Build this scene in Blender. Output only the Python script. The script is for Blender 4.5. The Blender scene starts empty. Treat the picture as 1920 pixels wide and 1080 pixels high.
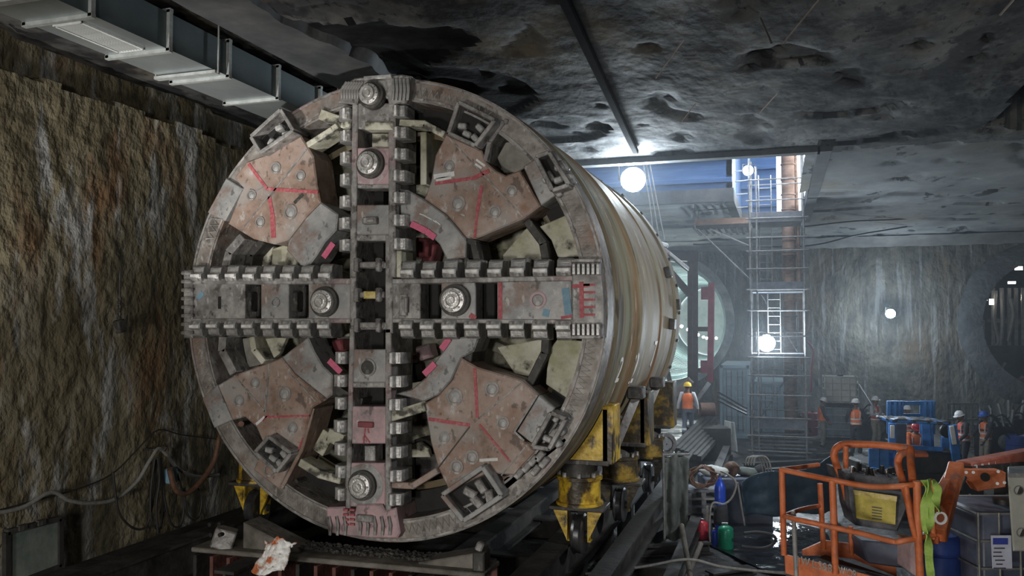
import bpy, bmesh, math, random
from mathutils import Vector, Matrix, noise
rnd = random.Random(11)
scene = bpy.context.scene
COL = scene.collection
V = Vector
PI = math.pi
# ---------------------------------------------------------------- camera
F, CX, CY = 1552.0, 960.0, 540.0
YAW = math.atan(502 / F)
PITCH = math.atan(65 / F)
CAM = V((0, 0, 4.5))
RIGHT = V((math.cos(YAW), math.sin(YAW), 0))
FLAT = V((-math.sin(YAW), math.cos(YAW), 0))
FWD = FLAT * math.cos(PITCH) + V((0, 0, math.sin(PITCH)))
UP = RIGHT.cross(FWD)
cd = bpy.data.cameras.new('camera')
cam = bpy.data.objects.new('camera', cd)
COL.objects.link(cam)
cam.location = CAM
cam.rotation_euler = (PI / 2 + PITCH, 0, YAW)
cd.sensor_width = 36
cd.lens = F / 1920 * 36
cd.clip_end = 300
scene.camera = cam
scene.view_settings.view_transform = 'Standard'
scene.view_settings.look = 'None'
scene.view_settings.gamma = 1
scene.view_settings.use_curve_mapping = False

# points in the place measured from the photograph
def ray(px, py):
    return RIGHT * ((px - CX) / F) + UP * ((CY - py) / F) + FWD
def P(px, py, f):
    return CAM + ray(px, py) * f
def on_y(px, py, y):
    d = ray(px, py); return CAM + d * (y / d.y)
def on_x(px, py, x):
    d = ray(px, py); return CAM + d * (x / d.x)
def on_z(px, py, z):
    d = ray(px, py); return CAM + d * ((z - CAM.z) / d.z)

# ---------------------------------------------------------------- materials
def mat(name, cols, scale=3.0, stretch=(1, 1, 1), rough=0.75, metal=0.0, bump=0.3, bscale=None,
        spec=0.4, detail=8.0, lo=0.32, hi=0.68, rough2=None, bdist=0.03):
    m = bpy.data.materials.new(name); m.use_nodes = True
    nt = m.node_tree; N = nt.nodes; L = nt.links
    b = N['Principled BSDF']
    b.inputs['Roughness'].default_value = rough
    b.inputs['Metallic'].default_value = metal
    b.inputs['Specular IOR Level'].default_value = spec
    tc = N.new('ShaderNodeTexCoord'); mp = N.new('ShaderNodeMapping')
    mp.inputs['Scale'].default_value = stretch
    L.new(tc.outputs['Object'], mp.inputs['Vector'])
    n = N.new('ShaderNodeTexNoise'); n.inputs['Scale'].default_value = scale
    n.inputs['Detail'].default_value = detail; n.inputs['Roughness'].default_value = 0.65
    L.new(mp.outputs['Vector'], n.inputs['Vector'])
    r = N.new('ShaderNodeValToRGB'); e = r.color_ramp.elements
    k = len(cols)
    while len(e) < k: e.new(0.5)
    for i, c in enumerate(cols):
        e[i].position = lo + (hi - lo) * i / max(1, k - 1)
        e[i].color = (c[0], c[1], c[2], 1)
    L.new(n.outputs['Fac'], r.inputs['Fac'])
    L.new(r.outputs['Color'], b.inputs['Base Color'])
    if rough2 is not None:
        mr = N.new('ShaderNodeMapRange')
        mr.inputs['From Min'].default_value = 0.35; mr.inputs['From Max'].default_value = 0.65
        mr.inputs['To Min'].default_value = rough; mr.inputs['To Max'].default_value = rough2
        L.new(n.outputs['Fac'], mr.inputs['Value']); L.new(mr.outputs['Result'], b.inputs['Roughness'])
    if bump:
        n2 = N.new('ShaderNodeTexNoise'); n2.inputs['Scale'].default_value = bscale or scale * 4
        n2.inputs['Detail'].default_value = 6
        L.new(mp.outputs['Vector'], n2.inputs['Vector'])
        bp = N.new('ShaderNodeBump'); bp.inputs['Strength'].default_value = bump
        bp.inputs['Distance'].default_value = bdist
        L.new(n2.outputs['Fac'], bp.inputs['Height']); L.new(bp.outputs['Normal'], b.inputs['Normal'])
    return m

def layer(m, col, scale, stretch=(1, 1, 1), lo=0.55, hi=0.6, seed=0.0, amount=1.0, detail=6):
    """a second deposit (mud, rust, lime) with its own outline over a material's base colour"""
    nt = m.node_tree; N = nt.nodes; L = nt.links
    b = N['Principled BSDF']
    src = b.inputs['Base Color'].links[0].from_socket
    tc = N.new('ShaderNodeTexCoord'); mp = N.new('ShaderNodeMapping')
    mp.inputs['Scale'].default_value = stretch; mp.inputs['Location'].default_value = (seed, seed * 1.7, seed * .6)
    L.new(tc.outputs['Object'], mp.inputs['Vector'])
    n = N.new('ShaderNodeTexNoise'); n.inputs['Scale'].default_value = scale
    n.inputs['Detail'].default_value = detail; n.inputs['Roughness'].default_value = 0.6
    L.new(mp.outputs['Vector'], n.inputs['Vector'])
    mr = N.new('ShaderNodeMapRange')
    mr.inputs['From Min'].default_value = lo; mr.inputs['From Max'].default_value = hi
    mr.inputs['To Max'].default_value = amount
    L.new(n.outputs['Fac'], mr.inputs['Value'])
    mx = N.new('ShaderNodeMix'); mx.data_type = 'RGBA'
    L.new(mr.outputs['Result'], mx.inputs['Factor']); L.new(src, mx.inputs['A'])
    mx.inputs['B'].default_value = (col[0], col[1], col[2], 1)
    L.new(mx.outputs['Result'], b.inputs['Base Color'])
    return m

def plain(name, c, rough=0.6, metal=0.0, var=0.25, scale=6, bump=0.15, spec=0.4):
    return mat(name, [tuple(x * (1 - var) for x in c), c, tuple(min(1, x * (1 + var)) for x in c)],
               scale=scale, rough=rough, metal=metal, bump=bump, spec=spec)

def emis(name, c, s):
    m = bpy.data.materials.new(name); m.use_nodes = True
    b = m.node_tree.nodes['Principled BSDF']
    b.inputs['Base Color'].default_value = (1, 1, 1, 1)
    b.inputs['Emission Color'].default_value = (*c, 1); b.inputs['Emission Strength'].default_value = s
    return m

# ---------------------------------------------------------------- mesh builder
def frame(d):
    d = d.normalized()
    a = V((0, 0, 1)) if abs(d.z) < 0.9 else V((1, 0, 0))
    u = d.cross(a).normalized()
    return u, u.cross(d).normalized()

def wl(o):
    p = V((0, 0, 0))
    while o is not None:
        p = p + o.location; o = o.parent
    return p

class MB:
    def __init__(s): s.v = []; s.f = []; s.m = []; s.cur = 0
    def add(s, vs, fs):
        n = len(s.v); s.v += [V(p) for p in vs]
        for f in fs: s.f.append([i + n for i in f]); s.m.append(s.cur)
    def box(s, c, size, R=None):
        c = V(c); h = V(size) / 2
        vs = []
        for x in (-1, 1):
            for y in (-1, 1):
                for z in (-1, 1):
                    p = V((x * h.x, y * h.y, z * h.z))
                    if R is not None: p = R @ p
                    vs.append(c + p)
        s.add(vs, [(0, 1, 3, 2), (4, 6, 7, 5), (0, 4, 5, 1), (2, 3, 7, 6), (0, 2, 6, 4), (1, 5, 7, 3)]); return s
    def bar(s, a, b, w, h, up=V((0, 0, 1))):
        """rectangular bar from a to b, w across, h along up"""
        a = V(a); b = V(b); d = (b - a).normalized()
        u = d.cross(up)
        if u.length < 1e-3: u = d.cross(V((0, 1, 0)))
        u.normalize(); n = u.cross(d).normalized()
        vs = []
        for p in (a, b):
            for i, j in ((-1, -1), (1, -1), (1, 1), (-1, 1)):
                vs.append(p + u * (i * w / 2) + n * (j * h / 2))
        s.add(vs, [(0, 1, 2, 3), (7, 6, 5, 4), (0, 4, 5, 1), (1, 5, 6, 2), (2, 6, 7, 3), (3, 7, 4, 0)]); return s
    def ibeam(s, a, b, w, h, t=0.03, up=V((0, 0, 1))):
        a = V(a); b = V(b); d = (b - a).normalized(); u = d.cross(up).normalized(); n = u.cross(d).normalized()
        s.bar(a + n * (h / 2 - t / 2), b + n * (h / 2 - t / 2), w, t, up)
        s.bar(a - n * (h / 2 - t / 2), b - n * (h / 2 - t / 2), w, t, up)
        s.bar(a, b, t, h - 2 * t, up); return s
    def prism(s, pts, vec, bev=0.0):
        pts = [V(p) for p in pts]; vec = V(vec); n = len(pts)
        if bev > 0:
            nrm = vec.normalized(); ins = []
            area = V((0, 0, 0))
            for i in range(n): area += pts[i].cross(pts[(i + 1) % n])
            sg = 1 if area.dot(nrm) > 0 else -1
            for i in range(n):
                a = (pts[i] - pts[i - 1]); b = (pts[(i + 1) % n] - pts[i])
                a.normalize(); b.normalize()
                na = nrm.cross(a) * sg; nb = nrm.cross(b) * sg
                m = na + nb
                if m.length < 1e-4: m = na
                m.normalize(); k = max(0.45, m.dot(na))
                ins.append(pts[i] + m * (bev / k))
            vs = ins + [p + nrm * bev for p in pts] + [p + vec for p in pts]
            fs = [list(range(n)), list(range(2 * n, 3 * n))[::-1]]
            for q in (0, n):
                for i in range(n):
                    j = (i + 1) % n; fs.append((q + i, q + n + i, q + n + j, q + j))
        else:
            vs = pts + [p + vec for p in pts]
            fs = [list(range(n)), list(range(n, 2 * n))[::-1]]
            for i in range(n):
                j = (i + 1) % n; fs.append((i, n + i, n + j, j))
        s.add(vs, fs); return s
    def tube(s, pts, r, seg=8, caps=True, closed=False):
        pts = [V(p) for p in pts]; n = len(pts)
        rs = r if isinstance(r, (list, tuple)) else [r] * n
        d0 = (pts[1] - pts[0]).normalized(); u, w = frame(d0)
        vs = []; prev = d0
        for i, p in enumerate(pts):
            if i == 0: d = d0
            elif i == n - 1: d = (pts[-1] - pts[-2]).normalized()
            else:
                d = (pts[i + 1] - pts[i]).normalized() + (pts[i] - pts[i - 1]).normalized()
                d = d.normalized() if d.length > 1e-6 else prev
            q = prev.rotation_difference(d); u = q @ u; w = q @ w; prev = d
            for k in range(seg):
                a = 2 * PI * k / seg
                vs.append(p + u * (rs[i] * math.cos(a)) + w * (rs[i] * math.sin(a)))
        fs = []
        for i in range(n - 1):
            for k in range(seg):
                k2 = (k + 1) % seg
                fs.append((i * seg + k, i * seg + k2, (i + 1) * seg + k2, (i + 1) * seg + k))
        if caps:
            fs.append(list(range(seg))[::-1]); fs.append([(n - 1) * seg + k for k in range(seg)])
        s.add(vs, fs); return s
    def cyl(s, a, b, r, r2=None, seg=16):
        return s.tube([a, b], [r, r if r2 is None else r2], seg)
    def lathe(s, c, axis, prof, seg=32, caps=True, a0=0.0, a1=2 * PI, u=None):
        """prof: (radius, height along axis)"""
        c = V(c); d = V(axis).normalized(); uu, w = frame(d)
        if u is not None: uu = V(u).normalized(); w = d.cross(uu)
        full = abs(a1 - a0 - 2 * PI) < 1e-6
        ns = seg if full else seg + 1
        vs = []
        for (r, h) in prof:
            for k in range(ns):
                a = a0 + (a1 - a0) * k / seg
                vs.append(c + d * h + uu * (r * math.cos(a)) + w * (r * math.sin(a)))
        fs = []
        for i in range(len(prof) - 1):
            for k in range(seg):
                k2 = (k + 1) % ns
                fs.append((i * ns + k, i * ns + k2, (i + 1) * ns + k2, (i + 1) * ns + k))
        if caps and full:
            if prof[0][0] > 1e-4: fs.append(list(range(ns))[::-1])
            if prof[-1][0] > 1e-4: fs.append([(len(prof) - 1) * ns + k for k in range(ns)])
        s.add(vs, fs); return s
    def ring(s, c, axis, r0, r1, h0, h1, seg=48, a0=0.0, a1=2 * PI, u=None):
        """solid annulus"""
        prof = [(r0, h0), (r1, h0), (r1, h1), (r0, h1), (r0, h0)]
        n0 = len(s.v); s.lathe(c, axis, prof, seg, False, a0, a1, u)
        if abs(a1 - a0 - 2 * PI) > 1e-6:
            ns = seg + 1
            s.add([s.v[n0 + i * ns] for i in range(4)], [(0, 1, 2, 3)])
            s.add([s.v[n0 + i * ns + seg] for i in range(4)], [(3, 2, 1, 0)])
        return s
    def ball(s, c, r, seg=12, rings=8, R=None):
        c = V(c); r = V(r) if not isinstance(r, (int, float)) else V((r, r, r))
        vs = []
        for i in range(1, rings):
            t = PI * i / rings
            for k in range(seg):
                a = 2 * PI * k / seg
                p = V((r.x * math.sin(t) * math.cos(a), r.y * math.sin(t) * math.sin(a), r.z * math.cos(t)))
                vs.append(c + (R @ p if R is not None else p))
        n = len(vs)
        for z in (1, -1):
            p = V((0, 0, r.z * z)); vs.append(c + (R @ p if R is not None else p))
        fs = []
        for i in range(rings - 2):
            for k in range(seg):
                k2 = (k + 1) % seg; fs.append((i * seg + k, (i + 1) * seg + k, (i + 1) * seg + k2, i * seg + k2))
        for k in range(seg):
            k2 = (k + 1) % seg
            fs.append((n, k, k2)); fs.append((n + 1, (rings - 2) * seg + k2, (rings - 2) * seg + k))
        s.add(vs, fs); return s
    def loft(s, rings, seg=14):
        """rings: (centre, rx, ry[, R]) ellipses in the plane of R (default horizontal)"""
        vs = []
        for rg in rings:
            c = V(rg[0]); R = rg[3] if len(rg) > 3 else None
            for k in range(seg):
                a = 2 * PI * k / seg; p = V((rg[1] * math.cos(a), rg[2] * math.sin(a), 0))
                vs.append(c + (R @ p if R is not None else p))
        fs = []
        for i in range(len(rings) - 1):
            for k in range(seg):
                k2 = (k + 1) % seg; fs.append((i * seg + k, i * seg + k2, (i + 1) * seg + k2, (i + 1) * seg + k))
        fs.append(list(range(seg))[::-1]); fs.append([(len(rings) - 1) * seg + k for k in range(seg)])
        s.add(vs, fs); return s
    def grid(s, nu, nv, fn, skip=None, thick=None):
        vs = [fn(i / nu, j / nv) for j in range(nv + 1) for i in range(nu + 1)]
        fs = []
        for j in range(nv):
            for i in range(nu):
                if skip and skip((i + .5) / nu, (j + .5) / nv): continue
                a = j * (nu + 1) + i; fs.append((a, a + 1, a + nu + 2, a + nu + 1))
        s.add(vs, fs); return s
    def build(s, name, m, parent=None, smooth=0.6, bev=0.0, fix=True, solid=0.0):
        me = bpy.data.meshes.new(name)
        lo = V((min(p.x for p in s.v), min(p.y for p in s.v), min(p.z for p in s.v)))
        hi = V((max(p.x for p in s.v), max(p.y for p in s.v), max(p.z for p in s.v)))
        o0 = V(((lo.x + hi.x) / 2, (lo.y + hi.y) / 2, lo.z))
        me.from_pydata([p - o0 for p in s.v], [], s.f)
        ms = m if isinstance(m, (list, tuple)) else [m]
        for x in ms: me.materials.append(x)
        if len(ms) > 1: me.polygons.foreach_set('material_index', s.m)
        if fix:
            bm = bmesh.new(); bm.from_mesh(me)
            bmesh.ops.recalc_face_normals(bm, faces=bm.faces[:]); bm.to_mesh(me); bm.free()
        if smooth:
            me.polygons.foreach_set('use_smooth', [True] * len(me.polygons))
            me.set_sharp_from_angle(angle=smooth)
        me.update()
        o = bpy.data.objects.new(name, me); COL.objects.link(o)
        if parent is not None:
            o.parent = parent; o.location = o0 - wl(parent)
        else: o.location = o0
        if bev:
            b = o.modifiers.new('bevel', 'BEVEL'); b.width = bev; b.segments = 1; b.limit_method = 'ANGLE'
        if solid:
            b = o.modifiers.new('solid', 'SOLIDIFY'); b.thickness = solid
        return o

def tag(o, label=None, cat=None, group=None, kind=None):
    if label: o['label'] = label
    if cat: o['category'] = cat
    if group: o['group'] = group
    if kind: o['kind'] = kind
    return o
def thing(name, label, cat, loc=(0, 0, 0), group=None):
    o = bpy.data.objects.new(name, None); COL.objects.link(o); o.location = loc
    o.empty_display_size = 0.2
    return tag(o, label, cat, group)
def copy_tree(o, parent=None):
    c = o.copy(); COL.objects.link(c)
    if parent is not None: c.parent = parent
    for ch in o.children: copy_tree(ch, c)
    return c
def spline(pts, n=8):
    pts = [V(p) for p in pts]; out = []
    q = [pts[0] * 2 - pts[1]] + pts + [pts[-1] * 2 - pts[-2]]
    for i in range(1, len(q) - 2):
        a, b, c, d = q[i - 1], q[i], q[i + 1], q[i + 2]
        for k in range(n):
            t = k / n
            out.append(0.5 * (2 * b + (c - a) * t + (2 * a - 5 * b + 4 * c - d) * t * t + (3 * b - a - 3 * c + d) * t ** 3))
    out.append(pts[-1]); return out
def inpoly(x, y, poly):
    r = False; n = len(poly)
    for i in range(n):
        x1, y1 = poly[i]; x2, y2 = poly[(i + 1) % n]
        if (y1 > y) != (y2 > y) and x < (x2 - x1) * (y - y1) / (y2 - y1) + x1: r = not r
    return r
def nz(x, y, z=0.0): return noise.noise(V((x, y, z)))
def fbm(x, y, z=0.0, o=4):
    return noise.fractal(V((x, y, z)), 0.9, 2.1, o)
RX = lambda a: Matrix.Rotation(a, 3, 'X')
RY = lambda a: Matrix.Rotation(a, 3, 'Y')
RZ = lambda a: Matrix.Rotation(a, 3, 'Z')
# ---------------------------------------------------------------- the station box (setting)
CEIL, YW, XL, XR, YN = 8.5, 42.0, -9.9, 17.0, -9.0
M = {}
M['ceiling'] = mat('ceiling_shotcrete', [(.012, .014, .017), (.05, .052, .052), (.11, .108, .10), (.17, .165, .155)], scale=.55, stretch=(1, .55, 1), rough=.92, bump=.55, bscale=3.0, lo=.3, hi=.72, rough2=.75, bdist=.08, spec=.25)
layer(M['ceiling'], (.2, .2, .195), .8, (1, .5, 1), .55, .66, 21.0, .8)
layer(M['ceiling'], (.018, .018, .021), 1.5, (1, .5, 1), .51, .57, 3.1, .9, 9)
layer(M['ceiling'], (.012, .012, .013), 5.5, (1, .45, 1), .585, .61, 6.3, .9, 9)
layer(M['ceiling'], (.16, .135, .095), .45, (1, .8, 1), .56, .7, 8.2, .7)
layer(M['ceiling'], (.012, .012, .014), .42, (.8, 1, 1), .53, .6, 14.0, .9)
M['left_wall'] = mat('soil_wall', [(.06, .05, .03), (.13, .11, .066), (.185, .162, .105), (.24, .22, .17)], scale=1.1, stretch=(1, 1.1, .8), rough=.9, bump=1.0, bscale=5, lo=.3, hi=.7, bdist=.12)
layer(M['left_wall'], (.17, .085, .035), .5, (1, 1.2, .6), .54, .66, 5.0, .8)
layer(M['left_wall'], (.36, .37, .37), 1.5, (1, 1.5, .35), .55, .63, 9.0, .75, 9)
layer(M['left_wall'], (.06, .05, .03), 3.0, (1, 1.4, .5), .57, .66, 17.0, .6, 9)
layer(M['left_wall'], (.02, .018, .014), 1.3, (1, 2.2, .25), .62, .68, 2.0, .6)
M['back_wall'] = mat('back_wall_soil', [(.05, .052, .05), (.11, .11, .10), (.165, .155, .13), (.23, .22, .195)], scale=1.1, stretch=(1.3, 1, .75), rough=.85, bump=.9, bscale=4, bdist=.12)
layer(M['back_wall'], (.17, .115, .065), .3, (1, 1, .6), .5, .64, 4.0, .75)
layer(M['back_wall'], (.035, .036, .035), 1.2, (2, 1, .25), .57, .64, 14.0, .7, 9)
layer(M['back_wall'], (.34, .35, .35), 1.4, (2.4, 1, .18), .57, .63, 7.7, .6)
M['floor'] = mat('wet_mud_floor', [(.012, .012, .014), (.03, .028, .027), (.05, .046, .04)], scale=1.3, rough=.35, rough2=.8, bump=.8, bscale=5, bdist=.06)
M['concrete'] = mat('concrete', [(.13, .135, .135), (.2, .2, .195), (.27, .27, .26)], scale=1.2, rough=.85, bump=.3)
M['dark_concrete'] = mat('dark_concrete', [(.03, .032, .036), (.055, .058, .06), (.09, .09, .09)], scale=1.0, rough=.8, bump=.5)
M['shaft_blue'] = mat('shaft_steel_blue', [(.02, .06, .16), (.035, .09, .21), (.06, .12, .25)], scale=2.0, stretch=(.3, 1, 3), rough=.6, bump=.1)

# floor
m = MB(); nx, ny = 90, 150
m.grid(nx, ny, lambda u, v: V((XL - .6 + (XR - XL + 1) * u, YN + (YW - YN + 1) * v,
       .05 * fbm((XL + 27 * u) * .8, (YN + 51 * v) * .8, 1.3) - .02)))
fl = m.build('floor', M['floor'], smooth=1.5); tag(fl, kind='structure')

# ceiling with the shaft opening, the slot for the pipe and a black stain with painted shadow above the shield
OPEN = (-8.2, .62, 20.2, 27.1)
SLOT = (-1.35, .85, 27.1, 33.5)
def zp(px, py, z=CEIL):
    p = on_z(px, py, z); return (p.x, p.y)
dark_fill = [zp(*q) for q in ((520, 38), (640, 48), (760, 54), (850, 53), (885, 62), (862, 90), (815, 112), (800, 124), (880, 132), (980, 150), (1010, 190), (960, 215), (840, 175), (700, 150), (640, 132), (585, 112), (550, 84))]
band_edge = [zp(*q) for q in ((330, -140), (440, -50), (520, 50), (590, 108), (640, 150))]
recess = [zp(*q) for q in ((1860, 240), (1925, 160), (2200, 150), (2200, 245))]
cx0, cx1, cy0, cy1 = XL - .5, XR + .3, YN - .3, YW + .3
def ceil_z(x, y):
    z = CEIL + .018 * fbm(x * .9, y * .6, 4.0) + .03 * max(0, nz(x * .7 + 3, y * .45, 7))
    s = nz(x * 1.3, y * .9, 2.2)
    if s > .36: z += .06
    if nz(x * .35 + 9, y * .5, 5) > .34: z += .08
    if inpoly(x, y, dark_fill): z += .04
    if inpoly(x, y, recess): z += 1.2
    return z
m = MB(); nx, ny = 220, 400
def cf(u, v):
    x = cx0 + (cx1 - cx0) * u; y = cy0 + (cy1 - cy0) * v
    # snap the opening's edges
    for k in (OPEN[0], OPEN[1], SLOT[0], SLOT[1]):
        if abs(x - k) <= (cx1 - cx0) / nx * .5: x = k
    for k in (OPEN[2], OPEN[3], SLOT[3]):
        if abs(y - k) <= (cy1 - cy0) / ny * .5: y = k
    return V((x, y, ceil_z(x, y)))
def cskip(u, v):
    x = cx0 + (cx1 - cx0) * u; y = cy0 + (cy1 - cy0) * v
    return any(a < x < b and c < y < d for a, b, c, d in (OPEN, SLOT))
m.grid(nx, ny, cf, cskip)
M['stain_and_shadow'] = mat('black_stain_and_shadow', [(.004, .004, .004), (.009, .009, .01), (.016, .016, .017)], scale=2, rough=.85, bump=.3, spec=.1)  # black stain; towards the shield it is shadow painted on the ceiling
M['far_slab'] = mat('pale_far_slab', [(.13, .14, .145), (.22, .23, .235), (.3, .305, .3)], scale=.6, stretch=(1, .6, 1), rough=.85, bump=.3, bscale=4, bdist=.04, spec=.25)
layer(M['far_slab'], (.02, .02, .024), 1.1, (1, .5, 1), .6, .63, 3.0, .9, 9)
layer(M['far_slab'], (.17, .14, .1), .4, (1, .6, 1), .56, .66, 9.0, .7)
o = m.build('ceiling', [M['ceiling'], M['stain_and_shadow'], M['far_slab']], smooth=.5, fix=False); tag(o, kind='structure')
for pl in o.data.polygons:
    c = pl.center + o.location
    pl.material_index = 1 if inpoly(c.x + .3 * nz(c.x * 1.5, c.y * 1.5, 1), c.y + .3 * nz(c.x * 1.5, c.y * 1.5, 7), dark_fill) else (2 if c.y > 20.6 + .5 * nz(c.x * .6, 3) + .25 * nz(c.x * 2, 8) else 0)
# slab edges and the shaft above
m = MB()
z0, z1 = CEIL - .12, CEIL + .3
a, b, c, d = OPEN; e, f, _, g = SLOT
m.box(((a + b) / 2, c - .15, (z0 + z1) / 2), (b - a + .6, .3, z1 - z0))
m.box(((a + e) / 2, d + .15, (z0 + z1) / 2), (e - a, .3, z1 - z0))
m.box((b + .4, (c + d) / 2, (z0 + z1) / 2), (.3, d - c + .6, z1 - z0))
m.box((a - .15, (c + d) / 2, (z0 + z1) / 2), (.3, d - c + .6, z1 - z0))
m.box((f + .15, (d + g) / 2 + .3, (z0 + z1) / 2), (.3, g - d + .3, z1 - z0))
m.box((e - .15, (d + g) / 2 + .3, (z0 + z1) / 2), (.3, g - d - .3, z1 - z0))
m.box(((e + f) / 2, g + .15, (z0 + z1) / 2), (f - e, .3, z1 - z0))
o = m.build('trim_1', M['dark_concrete'], smooth=0); tag(o, kind='structure')
m = MB()
xs_ = on_y(1456, 340, 33.9).x
m.box((-4.85, 27.55, 13.2), (6.9, .3, 9)); m.box((-8.45, 24, 13.2), (.3, 7, 9)); m.box((-3.8, 19.9, 14), (10, .3, 8))
m.box((-1.5, 30.6, 13.2), (.2, 6.4, 9)); m.box(((-1.6 + xs_) / 2, 34.0, 13.2), (xs_ + 1.6, .3, 9))
for k in range(11):
    m.box((-4.85, 27.34, 9.1 + k * .75), (6.9, .14, .16)); m.box(((-1.6 + xs_) / 2, 33.8, 9.1 + k * .75), (xs_ + 1.6, .14, .16))
o = m.build('wall_shaft', M['shaft_blue'], smooth=0, bev=.01); tag(o, kind='structure')
# concrete drop beam at the back wall, second one across the far ceiling
m = MB()
m.grid(120, 6, lambda u, v: V((XL + (XR - XL) * u, YW - 1.0 + .95 * v + .05 * fbm(u * 30, v * 2, 3), CEIL - .05 - .42 * v ** 1.6 + .04 * fbm(u * 40, v * 3, 9))))
o = m.build('trim_2', M['concrete'], smooth=1.2); tag(o, kind='structure')

# left wall: rough soil and shotcrete with running streaks
m = MB()
def lwz(y, z):
    dx = .06 * fbm(y * .7, z * .4, 1.0) + .022 * fbm(y * 2.2, z * 1.3, 5.0) + .022 * fbm(y * 6, z * 4.5, 8.0, 3)
    dx += .035 * max(0, nz(y * 2.0, z * .2, 3.3))
    edge = 7.95 + .25 * nz(y * .8, 3.0) + .1 * nz(y * 3, 9.0)
    if z > edge: dx -= .35
    q = P(225, 640, 1)
    return dx
ys0 = [-6 + 6 * k / 20 for k in range(20)] + [24 * k / 330 for k in range(330)] + [24 + 19 * k / 80 for k in range(81)]
m.grid(len(ys0) - 1, 120, lambda u, v: V((XL + lwz(ys0[round(u * (len(ys0) - 1))], 9.3 * v - .4), ys0[round(u * (len(ys0) - 1))], 9.3 * v - .4)))
o = m.build('wall_left', M['left_wall'], smooth=1.0, fix=False); tag(o, kind='structure')

# back wall with two tunnel eyes
P1C = V((-5.5, YW, 4.6)); P1R = 3.05
P2C = V((11.55, YW, 4.45)); P2R = 2.95
m = MB()
def bskip(u, v):
    x = XL - .4 + (XR - XL + .8) * u; z = 9.4 * v - .4
    return (V((x, 0, z)) - V((P1C.x, 0, P1C.z))).length < P1R + .05 or (V((x, 0, z)) - V((P2C.x, 0, P2C.z))).length < P2R + .05
def bwz(x, z):
    return -.06 * fbm(x * .7, z * .25, 3.0) - .03 * fbm(x * 2.6, z * .7, 6.0) - .025 * fbm(x * 6, z * 3, 2.0, 3) - .05 * max(0, nz(x * 1.5, z * .1, 1.3) - .15)
m.grid(260, 84, lambda u, v: V((XL - .4 + (XR - XL + .8) * u, YW + bwz(XL + 27 * u, 9.4 * v - .4), 9.4 * v - .4)), bskip)
o = m.build('wall_back', M['back_wall'], smooth=1.0, fix=False); tag(o, kind='structure')
# grey shotcrete collar round the right tunnel eye
M['collar'] = mat('shotcrete_collar', [(.05, .055, .06), (.1, .108, .115), (.15, .155, .16)], scale=1.0, rough=.85, bump=.8, bscale=5, bdist=.1)
m = MB()
m.grid(96, 8, lambda u, v: V((P2C.x + (P2R - .02 + v * (1.15 + .35 * nz(math.cos(u * 2 * PI) * 1.5, math.sin(u * 2 * PI) * 1.5, 4))) * math.cos(u * 2 * PI), YW - .26 * (1 - v) ** .5 - .05 + .25 * v ** 4 + .03 * fbm(math.cos(u * 2 * PI) * 6, math.sin(u * 2 * PI) * 6, v * 2),
        min(CEIL - .2, max(.02, P2C.z + (P2R - .02 + v * (1.15 + .35 * nz(math.cos(u * 2 * PI) * 1.5, math.sin(u * 2 * PI) * 1.5, 4))) * math.sin(u * 2 * PI))))))
o = m.build('trim_3', M['collar'], smooth=1.2); tag(o, kind='structure')
# right and near walls
m = MB(); m.box((XR + .2, (YN + YW) / 2, 4.4), (.3, YW - YN, 10)); o = m.build('wall_right', M['dark_concrete'], smooth=0); tag(o, kind='structure')
m = MB(); m.box(((XL + XR) / 2, YN - .2, 4.4), (XR - XL + 1, .3, 10)); o = m.build('wall_near', M['dark_concrete'], smooth=0); tag(o, kind='structure')

# left tunnel: lining rings, cast-in-place seal ring
M['lining'] = mat('tunnel_lining', [(.4, .47, .46), (.52, .58, .56), (.62, .66, .64)], scale=1.5, rough=.55, bump=.2)
M['seal'] = mat('seal_ring', [(.2, .24, .26), (.34, .37, .37), (.5, .52, .5)], scale=2, rough=.5, metal=.2, bump=.2)
m = MB(); prof = []
for k in range(24):
    y = k * 1.2
    prof += [(P1R - .02, y), (P1R - .02, y + .75), (P1R - .22, y + .8), (P1R - .22, y + 1.15)]
m.lathe(P1C, (0, 1, 0), prof, 64, False)
m.lathe(P1C + V((0, 28.8, 0)), (0, 1, 0), [(P1R, 0), (.01, .1)], 64, False)
M['rib'] = mat('tunnel_joint_rib', [(.12, .17, .17), (.18, .24, .23)], scale=2, rough=.6, bump=.1)
o = m.build('wall_tunnel', [M['lining'], M['rib']], smooth=.5, fix=False); tag(o, kind='structure')
for pl in o.data.polygons:
    c = pl.center + o.location - P1C
    if (c.y % 1.2) > .76 and c.y < 28.7: pl.material_index = 1
m = MB(); m.ring(P1C, (0, 1, 0), P1R - .06, P1R + .34, -.28, .25, 72)
for k in range(48):
    a = 2 * PI * k / 48
    m.cyl(P1C + V((math.cos(a) * (P1R + .22), -.34, math.sin(a) * (P1R + .22))), P1C + V((math.cos(a) * (P1R + .22), -.27, math.sin(a) * (P1R + .22))), .035, seg=6)
o = m.build('trim_4', M['seal'], smooth=.5); tag(o, kind='structure')
m = MB(); m.lathe(P2C, (0, 1, 0), [(P2R, -.1), (P2R, 14), (.01, 14.1)], 48, False)
o = m.build('wall_tunnel', M['dark_concrete'], smooth=.5, fix=False); tag(o, kind='structure')
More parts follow.
